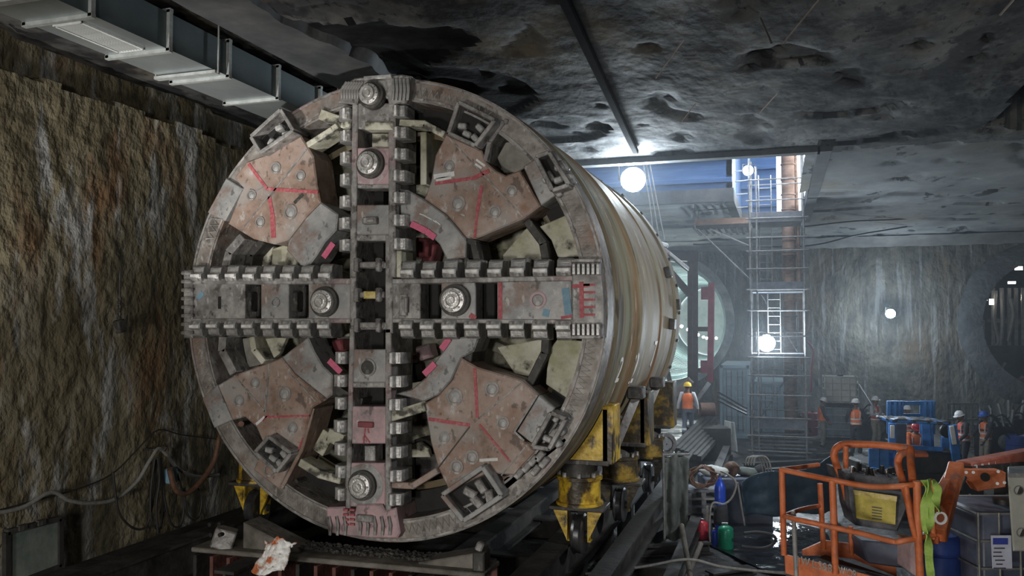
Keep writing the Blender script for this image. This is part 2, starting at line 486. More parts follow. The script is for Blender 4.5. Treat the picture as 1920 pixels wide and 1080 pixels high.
# ---------------------------------------------------------------- tunnel boring machine
YF = 10.72
AX = V((-5.47, YF, 4.71)); R0 = 3.32
M['steel'] = mat('worn_steel', [(.10, .095, .09), (.2, .192, .185), (.3, .29, .28), (.42, .41, .39)], scale=3.2, rough=.55, metal=.25, bump=.5, bscale=18, bdist=.02)
layer(M['steel'], (.34, .22, .22), 1.6, (1, 1, 1), .56, .68, 3.0, .6)
layer(M['steel'], (.06, .05, .045), 5, (1, 1, 1), .6, .66, 8.0, .7)
M['tooth'] = mat('tooth_steel', [(.2, .195, .19), (.38, .375, .365), (.62, .61, .59)], scale=6, rough=.42, metal=.35, bump=.4, bscale=25, bdist=.015)
layer(M['tooth'], (.12, .11, .1), 5, (1, 1, 1), .56, .64, 5.0, .7)
M['lit_band'] = mat('tooth_lit_band', [(.4, .39, .38), (.66, .65, .63), (.85, .84, .82)], scale=7, rough=.35, metal=.0, bump=.4, bscale=25, bdist=.01)  # pale tooth face, its reflected light painted as colour
M['plate'] = mat('face_plate_rust', [(.17, .11, .08), (.27, .19, .15), (.34, .26, .22), (.4, .34, .31)], scale=1.7, rough=.62, metal=.15, bump=.35, bscale=22, bdist=.012)
layer(M['plate'], (.31, .3, .285), 1.1, (1, 1, 1), .55, .66, 4.0, .8)
layer(M['plate'], (.2, .09, .045), 2.5, (1, 1, 1), .58, .68, 12.0, .6)
layer(M['plate'], (.11, .095, .085), 7, (1, 1, 1), .62, .67, 15.0, .6)
M['grey_plate'] = mat('grey_plate', [(.19, .19, .19), (.3, .3, .295), (.4, .39, .375)], scale=2.5, rough=.55, metal=.2, bump=.4, bscale=18, bdist=.015)
layer(M['grey_plate'], (.2, .13, .1), 2.0, (1, 1, 1), .58, .66, 2.0, .7)
M['pink_plate'] = mat('pink_primed_plate', [(.24, .2, .2), (.42, .3, .31), (.55, .37, .39)], scale=3, rough=.6, metal=.1, bump=.3, bscale=16, bdist=.015)
M['dark_steel'] = mat('dark_muddy_steel', [(.025, .024, .023), (.055, .052, .048), (.1, .094, .086)], scale=3, rough=.6, metal=.2, bump=.4, bscale=14, bdist=.02)
M['mud_cream'] = mat('bulkhead_mud', [(.2, .19, .14), (.46, .45, .36), (.66, .65, .55)], scale=1.3, rough=.85, bump=.5, bscale=7, lo=.35, hi=.62, bdist=.03)
layer(M['mud_cream'], (.27, .27, .14), .9, (1, 1, 1), .53, .62, 2.0, .7)
layer(M['mud_cream'], (.04, .036, .03), 1.8, (1, 1, 1), .56, .62, 6.0, .9)
M['ring'] = mat('rim_steel', [(.12, .105, .09), (.23, .21, .19), (.35, .33, .31)], scale=4, rough=.55, metal=.25, bump=.5, bscale=16, bdist=.015)
layer(M['ring'], (.22, .12, .08), 1.0, (1, 1, 1), .54, .64, 7.0, .6)
M['bead'] = plain('hardfacing_bead', (.58, .57, .55), .4, .4, .2, 12)
M['paint_red'] = mat('red_marking_paint', [(.22, .06, .06), (.38, .075, .09), (.42, .2, .2)], scale=14, rough=.6, bump=.1)
M['paint_pink'] = mat('pink_marking_paint', [(.5, .1, .18), (.66, .15, .25)], scale=14, rough=.6, bump=.1)
M['paint_blue'] = mat('blue_marking_paint', [(.1, .24, .34), (.22, .33, .4)], scale=9, rough=.6, bump=.1)
M['paint_white'] = mat('white_chalk', [(.55, .55, .55), (.75, .75, .73)], scale=14, rough=.8, bump=.1)
M['paint_yellow'] = mat('yellow_paint_worn', [(.3, .24, .1), (.6, .48, .15), (.7, .6, .35)], scale=12, rough=.6, bump=.2)
M['shield'] = mat('shield_streaks', [(.055, .042, .024), (.12, .094, .056), (.18, .152, .10), (.24, .23, .185)], scale=1.0, stretch=(.45, 2.6, .45), rough=.62, rough2=.85, metal=.0, bump=.35, bscale=6, bdist=.02, spec=.25)
layer(M['shield'], (.16, .08, .03), .35, (.5, 1.6, .5), .46, .6, 5.5, .8)
layer(M['shield'], (.2, .21, .15), .5, (.5, 2.2, .5), .56, .66, 2.0, .7)
layer(M['shield'], (.6, .6, .56), 2.2, (.8, 2.8, .35), .66, .69, 9.0, .8)
layer(M['shield'], (.04, .035, .028), 1.4, (.5, 3.2, .5), .6, .66, 11.0, .75)
for k_ in ('plate', 'steel', 'grey_plate', 'pink_plate', 'ring', 'dark_steel'):
    layer(M[k_], (.5, .49, .47) if k_ != 'dark_steel' else (.2, .19, .17), 9, (1, 1, .5), .60, .66, 31.0, .55, 10)
    layer(M[k_], (.035, .03, .027), 6, (1, 1, .7), .585, .64, 44.0, .6, 10)
M['hub'] = mat('disc_hub_steel', [(.32, .31, .3), (.55, .54, .52), (.7, .69, .67)], scale=8, rough=.35, metal=.5, bump=.3)
M['dark_fill'] = plain('oily_black_and_shade', (.012, .012, .012), .7, 0, .4, 4)  # black steel, also used as painted shade behind the spoke windows

tbm = thing('tunnel_boring_machine', 'huge round tunnel boring machine with cross shaped cutterhead of grey teeth and rusty wedge plates', 'tunnel boring machine', (AX.x, AX.y + 3, 1.39))
def fp(px, py, dy=0.0): return on_y(px, py, YF + dy)
def fpl(pts, dy=0.0, s=1.0, ox=0.0, oy=0.0): return [fp(ox + x / s, oy + y / s, dy) for x, y in pts]
S = 2.4545
z1 = lambda pts, dy=0.0: fpl(pts, dy, S, 340, 120)
z2 = lambda pts, dy=0.0: fpl(pts, dy, S, 720, 120)
z3 = lambda pts, dy=0.0: fpl(pts, dy, S, 340, 480)
z4 = lambda pts, dy=0.0: fpl(pts, dy, S, 720, 480)
z5 = lambda pts, dy=0.0: fpl(pts, dy, 2.4615, 380, 760)
Y = V((0, 1, 0))
AXD = (0, 1, 0)
U0 = (1, 0, 0)
def arc_pts(r, a0, a1, n, y): return [AX + V((r * math.cos(math.radians(a0 + (a1 - a0) * i / n)), y, r * math.sin(math.radians(a0 + (a1 - a0) * i / n)))) for i in range(n + 1)]

# shield: stepped steel cylinder
m = MB()
m.lathe(AX, AXD, [(2.6, .62), (3.28, .62), (3.345, .68), (3.345, 2.6), (3.36, 2.63), (3.36, 2.72), (3.345, 2.75), (3.345, 4.9), (3.365, 4.93), (3.365, 5.05), (3.345, 5.08), (3.345, 7.0), (3.39, 7.05), (3.39, 7.7), (3.0, 7.72), (3.0, 7.2), (.2, 7.15)], 128, False)
sh = m.build('shield', M['shield'], tbm, smooth=.5)
for k in range(14):   # bolts on the side in view
    a = math.radians(-60 + 10 * k)
    d = V((math.cos(a), 0, math.sin(a)))
    MB().cyl(AX + d * 3.385 + Y * 7.38, AX + d * 3.43 + Y * 7.38, .04, seg=6).build('tail_bolt', M['dark_steel'], sh)
for a, y in ((-4, 6.3), (3, 7.2), (-28, 5.4), (-33, 3.0), (14, 6.4)):
    a = math.radians(a); d = V((math.cos(a), 0, math.sin(a))); t = V((-math.sin(a), 0, math.cos(a)))
    MB().box(AX + d * 3.40 + Y * y, (.12, .3, .22), RY(-a)).build('lug', M['dark_steel'], sh, bev=.015)
def shield_text(txt, ang, y, size):
    cu = bpy.data.curves.new('chalk', 'FONT'); cu.body = txt; cu.size = size; cu.extrude = .004
    cu.align_x = 'CENTER'; cu.align_y = 'CENTER'; cu.offset = .002
    t = bpy.data.objects.new('tmp', cu); COL.objects.link(t)
    dg = bpy.context.evaluated_depsgraph_get(); me = bpy.data.meshes.new_from_object(t.evaluated_get(dg))
    bpy.data.objects.remove(t)
    o = bpy.data.objects.new('chalk_mark', me); me.materials.clear(); me.materials.append(M['paint_white']); COL.objects.link(o)
    a = math.radians(ang); d = V((math.cos(a), 0, math.sin(a))); up = V((-math.sin(a), 0, math.cos(a))); rt = up.cross(d)
    R = Matrix((rt, up, d)).transposed()
    for v in me.vertices:   # wrap onto the cylinder
        q = v.co.copy(); aa = a + q.y / 3.36
        p = AX + V((math.cos(aa), 0, math.sin(aa))) * (3.352 + q.z) + Y * (y + q.x)
        v.co = p
    o.parent = sh
    c = wl(sh)
    for v in me.vertices: v.co -= c
    return o
shield_text('2', -17, 2.75, .75); shield_text('2', -16, 1.35, .55); shield_text('7', -14, 4.6, .7)

# cutterhead drum: rim, gap collar, bulkhead behind
m = MB(); m.ring(AX, AXD, 3.0, R0, .03, .5, 144)
rim = m.build('rim', M['ring'], tbm, smooth=.5)
m = MB(); m.ring(AX, AXD, 2.7, 3.2, .48, .66, 96); m.build('gap_collar', M['dark_fill'], tbm, smooth=.5)
# zigzag hardfacing on the rim face, four stretches
for (a0, a1, n) in ((7, 31, 34), (-33, -8, 34), (58, 79, 24), (172, 186, 18), (186, 207, 26), (275, 297, 24), (240, 258, 20), (146, 160, 14)):
    pts = []
    for i in range(n + 1):
        a = math.radians(a0 + (a1 - a0) * i / n); r = (3.07 if i % 2 else 3.2) + rnd.uniform(-.015, .015)
        pts.append(AX + V((r * math.cos(a), .022, r * math.sin(a))))
    m = MB(); m.tube(pts, .012, 6); m.build('hardfacing_bead', M['bead'], rim, smooth=1)
for r in (3.04, 3.285):
    m = MB(); m.ring(AX, AXD, r - .015, r + .015, .012, .035, 144); m.build('rim_lip', M['steel'], rim, smooth=.5)
# bulkhead with cream mud
m = MB(); m.lathe(AX, AXD, [(.0, 1.5), (1.2, 1.45), (2.2, 1.5), (2.98, 1.25), (3.0, .5)], 96, False)
m.build('bulkhead', M['mud_cream'], tbm, smooth=.5)
m = MB()
for k in range(8):
    a = math.radians(22 + 45 * k)
    d = V((math.cos(a), 0, math.sin(a)))
    m.bar(AX + d * 1.2 + Y * 1.35, AX + d * 2.95 + Y * 1.2, .16, .35, up=Y)
m.build('bulkhead_rib', M['mud_cream'], tbm, bev=.02)
# mud caked bars and pockets in front of the bulkhead
# middle ring in four stretches of two bent bars
def quad_arc(r, w, y0, y1, a0, a1, name, mm):
    q = MB(); q.ring(AX, AXD, r - w / 2, r + w / 2, y0, y1, 24, math.radians(a0), math.radians(a1), (1, 0, 0)); return q.build(name, mm, tbm, smooth=.5)
# note: lathe's second axis = d x u ; angles run so that +z is at -90..., keep symmetric sets
for a0 in (0, 90, 180, 270):
    quad_arc(1.42, .12, .15, .75, a0 + 14, a0 + 76, 'inner_ring', M['dark_steel'])
# bent bars the camera sees beside the plates
def bent(pts, w, name='brace', mm='dark_steel', dep=.55):
    pl = [p for p in pts]
    q = MB()
    for i in range(len(pl) - 1): q.bar(pl[i], pl[i + 1] + (pl[i + 1] - pl[i]).normalized() * .03, dep, w, up=(pl[i + 1] - pl[i]).cross(Y).normalized())
    return q.build(name, M[mm], tbm, bev=.012)
bent(z2([(680, 730), (755, 830), (780, 965)], .45), .12, mm='dark_steel')
bent(z2([(410, 815), (440, 830), (468, 965)], .35), .1, mm='dark_steel')
bent(z4([(770, 330), (765, 440), (690, 590)], .45), .12)
bent(z4([(465, 330), (430, 400), (415, 480)], .35), .12)
bent(z1([(330, 800), (268, 870), (245, 960)], .4), .14, mm='steel')
bent(z1([(420, 820), (365, 880), (350, 960)], .5), .12)
bent(z3([(240, 370), (235, 430), (285, 530)], .4), .14, mm='steel')
bent(z3([(370, 370), (380, 430), (420, 480)], .5), .1, mm='mud_cream')
bent(z1([(610, 385), (720, 315), (740, 300)], .1), .09, mm='mud_cream', dep=.4)
bent(z1([(660, 240), (795, 290)], .12), .16, mm='mud_cream', dep=.3)
bent(z2([(90, 280), (200, 285), (285, 330)], .1), .1, mm='mud_cream', dep=.3)
bent(z4([(40, 1045), (150, 1050), (255, 985)], .08), .09, mm='plate', dep=.3)
bent(z4([(50, 735), (195, 690)], .08), .14, mm='mud_cream', dep=.3)
bent(z5([(470, 255), (560, 310), (650, 335)], .1), .12, mm='mud_cream', dep=.3)
bent(z5([(545, 215), (590, 130), (650, 160)], .35), .2, mm='mud_cream', dep=.2)
bent(z5([(390, 420), (470, 330)], .5), .14, mm='dark_steel')
bent(z2([(215, 330), (215, 560)], .6), .1, mm='mud_cream')
bent(z2([(110, 340), (215, 340)], .6), .06, mm='plate')
# red and pink hydraulic pieces seen deep near the centre
def deep_box(px, py, w, h, dy, mm, name): 
    q = MB(); q.box(fp(px, py, dy), (w, .3, h), RY(rnd.uniform(-.3, .3))); return q.build(name, M[mm], tbm, bev=.03)
M['mud_plate_pale'] = mat('pale_muddy_plate', [(.1, .1, .085), (.22, .215, .19), (.33, .32, .28)], scale=2, rough=.8, bump=.4, bscale=9)
M['deep_red'] = plain('dull_red_paint', (.22, .06, .07), .5, .1, .35, 5)
for a in ((790, 465, .35, .3, .95, 'deep_red'), (810, 480, .2, .4, 1.1, 'deep_red'), (760, 680, .3, .25, .95, 'deep_red'), (800, 660, .25, .22, 1.05, 'pink_plate'), (640, 648, .2, .2, .9, 'deep_red'), (610, 640, .25, .12, .9, 'dark_steel'), (770, 700, .3, .3, 1.0, 'dark_fill'), (640, 470, .3, .2, .9, 'dark_fill')):
    deep_box(a[0], a[1], a[2], a[3], a[4], a[5], 'swivel_housing')
for (px, py, r) in ((765, 930, .28), (795, 860, .32), (765, 300, .35)):
    q = MB(); q.lathe(fp(px, py, 1.0), AXD, [(r * .6, -.12), (r, -.1), (r, .3)], 24); q.build('agitator', M['dark_steel'] if py > 400 else M['dark_fill'], tbm)
# cream wedge chutes behind the openings, one per gap between ring and plate
def chute(pts, mm='mud_cream', d=.1):
    q = MB(); q.prism(pts, Y * d); return q.build('mucking_panel', M[mm], tbm, bev=.01)
chute(z2([(715, 748), (850, 690), (915, 790), (945, 885), (800, 890), (770, 810)], .3))
chute(z2([(640, 770), (680, 735), (745, 830), (770, 965), (560, 965), (545, 880)], .42))
chute(z2([(520, 430), (560, 360), (640, 350), (690, 450), (610, 500), (550, 500)], .35), 'mud_plate_pale')
chute(z4([(770, 420), (800, 380), (950, 395), (865, 670), (745, 590), (750, 520)], .3))
chute(z4([(520, 420), (740, 380), (752, 440), (690, 560), (600, 540)], .45))
chute(z1([(205, 770), (270, 800), (238, 880), (215, 965), (160, 965)], .45), 'mud_plate_pale')
chute(z1([(300, 820), (425, 830), (405, 955), (285, 955)], .5))
chute(z1([(420, 850), (480, 830), (545, 910), (520, 960), (410, 960)], .42))
chute(z3([(160, 390), (215, 380), (240, 450), (285, 520), (200, 575)], .45), 'mud_plate_pale')
chute(z3([(275, 380), (362, 370), (412, 490), (300, 515)], .5), 'mud_plate_pale')
chute(z3([(385, 380), (485, 370), (450, 450), (425, 470)], .42))
chute(z2([(215, 145), (345, 170), (330, 270), (200, 250)], .5))
chute(z5([(470, 340), (560, 300), (600, 400), (560, 450), (490, 430)], .5), 'mud_plate_pale')
chute(z5([(925, 190), (1000, 170), (1040, 200), (1050, 240), (930, 240)], .6))
# ---------------- tooth blocks (built once, copied along the spokes)
def tooth_mesh(kind):
    q = MB(); w = .1
    prof = [(-.02, .08), (-.02, -.045), (.03, -.075), (.095, -.075), (.11, -.02), (.2, .0), (.225, .05), (.225, .3), (-.02, .3)]
    n = len(prof)
    vs = [V((-w, y, z)) for z, y in prof] + [V((w, y, z)) for z, y in prof]
    fs = [list(range(n)), list(range(n, 2 * n))[::-1]] + [(i, (i + 1) % n, n + (i + 1) % n, n + i) for i in range(n)]
    q.add(vs, fs)
    # bright band, reflected light put into its colour, and a notch line
    q.cur = 1; q.box((0, -.082, .062), (w * 1.75, .02, .05)); q.cur = 0
    q.box((0, .005, .165), (w * 1.5, .03, .022))
    me_o = q.build('scraper_tooth', [M['tooth'], M['lit_band']], None, smooth=.3, bev=.008)
    return me_o
proto_t = tooth_mesh(0); PT_ME = proto_t.data; bpy.data.objects.remove(proto_t)
# the mesh origin is the bbox base; measure it again in local coordinates
def add_tooth(parent, p, ang, sc=1.0):
    o = bpy.data.objects.new('scraper_tooth', PT_ME); COL.objects.link(o)
    o.parent = parent
    R = Matrix.Rotation(ang, 4, 'Y')
    off = V((0, .11, -.02))     # centre of the bounding box base used by build()
    o.rotation_euler = (0, ang, 0); o.scale = (sc, 1, sc * rnd.uniform(.94, 1.06))
    o.location = p + R.to_3x3() @ (off * sc) - wl(parent) + V((0, rnd.uniform(-.012, .012), 0))
    b = o.modifiers.new('bevel', 'BEVEL'); b.width = .008; b.segments = 1; b.limit_method = 'ANGLE'
    return o

def rect(x0, y0, x1, y1): return [(x0, y0), (x1, y0), (x1, y1), (x0, y1)]
def slab(pts, dep, mm, name, par, bev=.012):
    q = MB(); q.prism(pts, Y * dep, bev); return q.build(name, M[mm], par, smooth=.3)
def strip(a, b, w, mm, name, par, lift=.006):
    """thin raised painted weld on a face, a and b already on the face"""
    d = (b - a).normalized(); n = d.cross(Y).normalized() * w / 2
    q = MB(); q.prism([a + n, b + n, b - n, a - n], Y * (lift + .004)); 
    o = q.build(name, M[mm], par, smooth=0); o.location.y -= lift; return o
def circ(p, r, mm, name, par, r_in=0.0, h=.02):
    q = MB()
    if r_in: q.ring(p - Y * h, AXD, r_in, r, 0, h + .01, 28)
    else: q.lathe(p - Y * h, AXD, [(r * .92, 0), (r, h * .3), (r, h + .01)], 28)
    return q.build(name, M[mm], par, smooth=.5)
def hub(p, r, par, plate_r=None):
    q = MB(); q.lathe(p, AXD, [(.0, -.20), (r * .28, -.20), (r * .3, -.17), (r * .45, -.165), (r * .5, -.19), (r * .68, -.19), (r * .72, -.15), (r * .98, -.14), (r, -.12), (r, .05)], 32)
    h = q.build('disc_hub', M['hub'], par, smooth=.5)
    q = MB(); q.ring(p, AXD, r * 1.05, r * 1.3, -.07, .05, 32); q.build('hub_collar', M['dark_steel'], par, smooth=.5)
    for k in range(8):
        a = 2 * PI * k / 8; q = MB(); q.cyl(p + V((math.cos(a) * r * .83, -.165, math.sin(a) * r * .83)), p + V((math.cos(a) * r * .83, -.12, math.sin(a) * r * .83)), r * .09, seg=6); q.build('hub_bolt', M['steel'], par)
    return h
DS = -.10   # spokes stand this much before the plates' plane
# ---------------- vertical spokes (upper, lower) and horizontal spokes (left, right)
def spoke(name_parts, rails, covers, depth=.62):
    pass
# upper spoke
up = slab([fp(*p, DS) for p in rect(728, 190, 741, 520)], .72, 'steel', 'spoke', tbm)
slab([fp(*p, DS) for p in ((660, 190), (671, 190), (667, 520), (655, 520))], .72, 'steel', 'side_rail', up)
for r_ in ((664, 193, 736, 242, 'steel'), (668, 277, 732, 345, 'pink_plate'), (668, 345, 730, 353, 'steel'), (664, 384, 730, 440, 'grey_plate'), (664, 440, 728, 452, 'steel'), (662, 492, 728, 503, 'steel')):
    slab([fp(*p, DS + .02) for p in rect(*r_[:4])], .3, r_[4], 'cover_plate', up)
slab([fp(*p, DS - .03) for p in rect(684, 228, 737, 243)], .2, 'mud_cream', 'mud_bar', up)
slab([fp(*p, .12) for p in rect(697, 250, 728, 277)], .3, 'mud_cream', 'mud_lump', up)
hub(fp(697, 308, DS + .02), .165, up); circ(fp(697, 311, DS + .02), .27, 'pink_plate', 'primer_disc', up, 0, .008)
q = MB(); q.box(fp(695, 414, DS - .02), (.22, .12, .1)); q.box(fp(695, 414, DS - .08), (.12, .05, .06)); q.build('lifting_pad', M['steel'], up, bev=.015)
for py in (214, 255, 296, 337, 378, 419, 460): add_tooth(up, fp(657, py, DS), -PI / 2, .87)
for py in (210, 250, 290, 331, 372, 414, 458): add_tooth(up, fp(741, py, DS), PI / 2, .82)
# gauge shoe on top: curved block with ridges
def shoe(pts, par, mm='steel', dep=.75, ridges=(), name='gauge_shoe'):
    o = slab(pts, dep, mm, name, par, .02)
    return o
top = shoe([fp(*p, DS - .04) for p in ((633, 192), (640, 160), (664, 146), (705, 142), (752, 139), (770, 142), (766, 170), (762, 193), (728, 195), (726, 184), (672, 184), (668, 196))], up)
for k in range(7):
    x = 640 + k * 5
    q = MB(); q.tube([fp(x, 186, DS - .06), fp(x + 1, 168, DS - .08), fp(x + 10, 154, DS - .05)], .022, 6); q.build('ridge', M['steel'], top)
for k in range(5):
    x = 736 + k * 7
    q = MB(); q.tube([fp(x, 188, DS - .06), fp(x + 2, 168, DS - .08), fp(x + 1, 148, DS - .05)], .024, 6); q.build('ridge', M['tooth'], top)
hub(fp(699, 180, DS - .06), .15, up)
q = MB(); q.bar(fp(684, 148, DS - .07), fp(736, 144, DS - .07), .1, .06); q.build('ridge', M['tooth'], top, bev=.01)
# lower spoke
lo = slab([fp(*p, DS) for p in rect(722, 616, 733, 962)], .72, 'steel', 'spoke', tbm)
slab([fp(*p, DS) for p in ((655, 616), (664, 616), (656, 962), (647, 962))], .72, 'steel', 'side_rail', lo)
for r_ in ((657, 605, 727, 618, 'steel'), (660, 655, 724, 717, 'grey_plate'), (656, 717, 722, 727, 'steel'), (654, 762, 724, 832, 'pink_plate'), (656, 868, 722, 950, 'pink_plate')):
    slab([fp(*p, DS + .02) for p in rect(*r_[:4])], .3, r_[4], 'cover_plate', lo)
slab([fp(*p, .12) for p in rect(683, 836, 703, 868)], .25, 'tooth', 'mud_lump', lo)
circ(fp(690, 689, DS + .02), .1, 'dark_steel', 'plug', lo); circ(fp(690, 689, DS + .02), .13, 'steel', 'plug_ring', lo, .1)
q = MB(); q.box(fp(686, 796, DS), (.24, .06, .08)); q.build('lifting_pad', M['deep_red'], lo, bev=.01)
for a, b in (((685, 802), (682, 832)), ((683, 815), (694, 830)), ((690, 803), (692, 812))): strip(fp(*a, DS + .02), fp(*b, DS + .02), .02, 'paint_red', 'paint_mark', lo, .008)
hub(fp(682, 909, DS + .02), .165, lo); circ(fp(683, 909, DS + .02), .3, 'grey_plate', 'primer_disc', lo, 0, .01)
for py in (671, 714, 756, 799, 842, 884, 926): add_tooth(lo, fp(648, py, DS), -PI / 2, .87)
for py in (671, 715, 758, 802, 847, 891, 935): add_tooth(lo, fp(733, py, DS), PI / 2, .82)
bot = shoe([fp(*p, DS - .04) for p in ((611, 952), (645, 950), (650, 962), (664, 962), (668, 946), (716, 946), (722, 958), (742, 952), (750, 1000), (744, 1010), (700, 1010), (640, 1004), (614, 998))], lo, 'pink_plate')
for k in range(9):
    x = 617 + k * 14
    if 650 < x < 660: continue
    q = MB(); q.tube([fp(x, 968, DS - .05), fp(x + 3, 985, DS - .07), fp(x + 2, 1003, DS - .05)], .025, 6); q.build('ridge', M['steel'], bot)
q = MB(); q.box(fp(684, 972, DS - .07), (.26, .06, .1)); q.build('lifting_pad', M['steel'], bot, bev=.015)
for k in range(4):
    for j in range(2):
        strip(fp(645 + 12 * j, 955 + 9 * k, DS - .04), fp(654 + 12 * j, 956 + 9 * k, DS - .04), .03, 'paint_red', 'paint_mark', bot, .03)
# left spoke
lf = slab([fp(*p, DS) for p in rect(350, 522, 660, 533)], .72, 'steel', 'spoke', tbm)
slab([fp(*p, DS) for p in rect(350, 597, 660, 606)], .72, 'steel', 'side_rail', lf)
for r_ in ((352, 531, 459, 600, 'steel'), (489, 531, 541, 600, 'grey_plate'), (578, 529, 657, 601, 'grey_plate')):
    slab([fp(*p, DS + .02) for p in rect(*r_[:4])], .3, r_[4], 'cover_plate', lf)
for x0, x1 in ((459, 489), (541, 578)):
    q = MB(); q.box(fp((x0 + x1) / 2 - 3, 566, .12), (.12, .2, .3)); q.box(fp((x0 + x1) / 2, 566, .25), (.3, .1, .5)); q.build('saddle_or_shade_back', M['dark_steel'], lf, bev=.02)
hub(fp(611, 566, DS + .02), .17, lf)
circ(fp(517, 567, DS + .02), .075, 'steel', 'plug_ring', lf, .05)
strip(fp(412, 556, DS + .02), fp(412, 579, DS + .02), .05, 'dark_fill', 'slot', lf, .01)
strip(fp(372, 560, DS + .02), fp(380, 548, DS + .02), .08, 'paint_blue', 'paint_mark', lf, .008)
for px in (372, 404, 437, 470, 504, 539.5, 575, 612): add_tooth(lf, fp(px, 525, DS), 0)
for px in (369, 401, 434, 467, 503, 537.5, 572, 609): add_tooth(lf, fp(px, 604, DS), PI)
ls = shoe([fp(*p, DS - .02) for p in rect(343, 506, 360, 634)], lf)
for k in range(8):
    q = MB(); q.tube([fp(342, 512 + k * 16, DS - .04), fp(360, 512 + k * 16, DS - .06)], .03, 6); q.build('ridge', M['steel'], ls)
# right spoke
rt = slab([fp(*p, DS) for p in ((735, 523), (1075, 516), (1075, 527), (735, 533))], .72, 'steel', 'spoke', tbm)
slab([fp(*p, DS) for p in ((735, 597), (1075, 599), (1075, 608), (735, 605))], .72, 'steel', 'side_rail', rt)
for r_ in ((735, 530, 788, 600, 'steel'), (827, 526, 891, 601, 'grey_plate'), (932, 522, 1072, 602, 'grey_plate')):
    slab([fp(*p, DS + .02) for p in rect(*r_[:4])], .3, r_[4], 'cover_plate', rt)
for x0, x1 in ((789, 827), (892, 932)):
    q = MB(); q.box(fp((x0 + x1) / 2, 566, .35), (.3, .1, .55)); q.build('saddle_or_shade_back', M['dark_fill'], rt, bev=.02)  # black backing painted as shade inside the right spoke's windows
hub(fp(855, 563, DS + .02), .17, rt)
circ(fp(1009, 563, DS + .02), .115, 'pink_plate', 'plug_ring', rt, .08); circ(fp(1009, 563, DS + .02), .078, 'steel', 'plug', rt)
for a, b, w, c in (((938, 526), (938, 598), .06, 'paint_red'), ((945, 524), (1068, 519), .03, 'paint_red'), ((1060, 540), (1066, 590), .1, 'paint_blue'), ((1018, 585), (1030, 588), .1, 'paint_blue'), ((1052, 596), (1074, 592), .04, 'paint_red'), ((884, 598), (889, 590), .1, 'paint_red')):
    strip(fp(*a, DS + .02), fp(*b, DS + .02), w, c, 'paint_mark', rt, .008)
q = MB(); q.box(fp(757, 572, DS + .01), (.12, .06, .3)); q.box(fp(762, 572, DS - .02), (.05, .06, .22)); q.build('latch_block', M['steel'], rt, bev=.01)
for px in (765.5, 804, 844, 887, 928.5, 971, 1014.5, 1058): add_tooth(rt, fp(px, 519 - (px - 765) * .012, DS), 0, 1.02)
for px in (763.5, 803, 843.5, 885, 927, 970, 1013, 1057): add_tooth(rt, fp(px, 604, DS), PI, 1.02)
rs = shoe([fp(*p, DS - .02) for p in ((1072, 488), (1124, 485), (1131, 560), (1131, 634), (1072, 634))], rt)
for y0, y1 in ((494, 516), (606, 630)):
    for k in range(6):
        x = 1077 + k * 9
        q = MB(); q.box(fp(x, (y0 + y1) / 2, DS - .06), (.048, .1, (y1 - y0) / 150)); q.build('ridge', M['tooth'], rs, bev=.01)
for y in (489, 632):
    q = MB(); q.bar(fp(1072, y, DS - .06), fp(1127, y, DS - .06), .12, .05); q.build('ridge', M['steel'], rs, bev=.01)
strip(fp(1090, 528, DS - .02), fp(1091, 596, DS - .02), .06, 'paint_red', 'paint_mark', rs, .008)
for k in range(5): strip(fp(1094, 534 + 14 * k, DS - .02), fp(1116, 534 + 14 * k, DS - .02), .03, 'paint_red', 'paint_mark', rs, .008)
strip(fp(1073, 537, DS - .02), fp(1106, 535, DS - .02), .05, 'paint_red', 'paint_mark', rs, .008)
# centre: grid of short cross bars between the four side rails
ce = slab([fp(*p, DS) for p in rect(656, 520, 667, 612)], .72, 'steel', 'centre_frame', tbm)
slab([fp(*p, DS) for p in rect(722, 440, 736, 625)], .72, 'steel', 'side_rail', ce)
for y in (497, 553, 610):
    q = MB(); q.box(fp(694, y, DS + .06), (.5, .12, .09))
    for x in (671, 712): q.box(fp(x, y, DS), (.07, .16, .2))
    q.build('cross_bar', M['steel'], ce, bev=.015)
slab([fp(*p, DS - .02) for p in rect(681, 546, 705, 560)], .1, 'paint_yellow', 'yellow_tag', ce)
slab([fp(*p, DS + .05) for p in rect(737, 470, 752, 520)], .4, 'mud_cream', 'mud_lump', ce)
q = MB(); q.box(fp(694, 550, .55), (.6, .1, 1.1)); q.build('centre_shade_back', M['dark_fill'], ce)  # black backing put in as shade behind the centre openings
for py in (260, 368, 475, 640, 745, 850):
    q = MB(); q.box(fp(694, py, .5), (.5, .1, .5)); q.build('window_shade_back', M['dark_fill'], up if py < 500 else lo)  # black sheets standing in for deep shade in the spoke windows

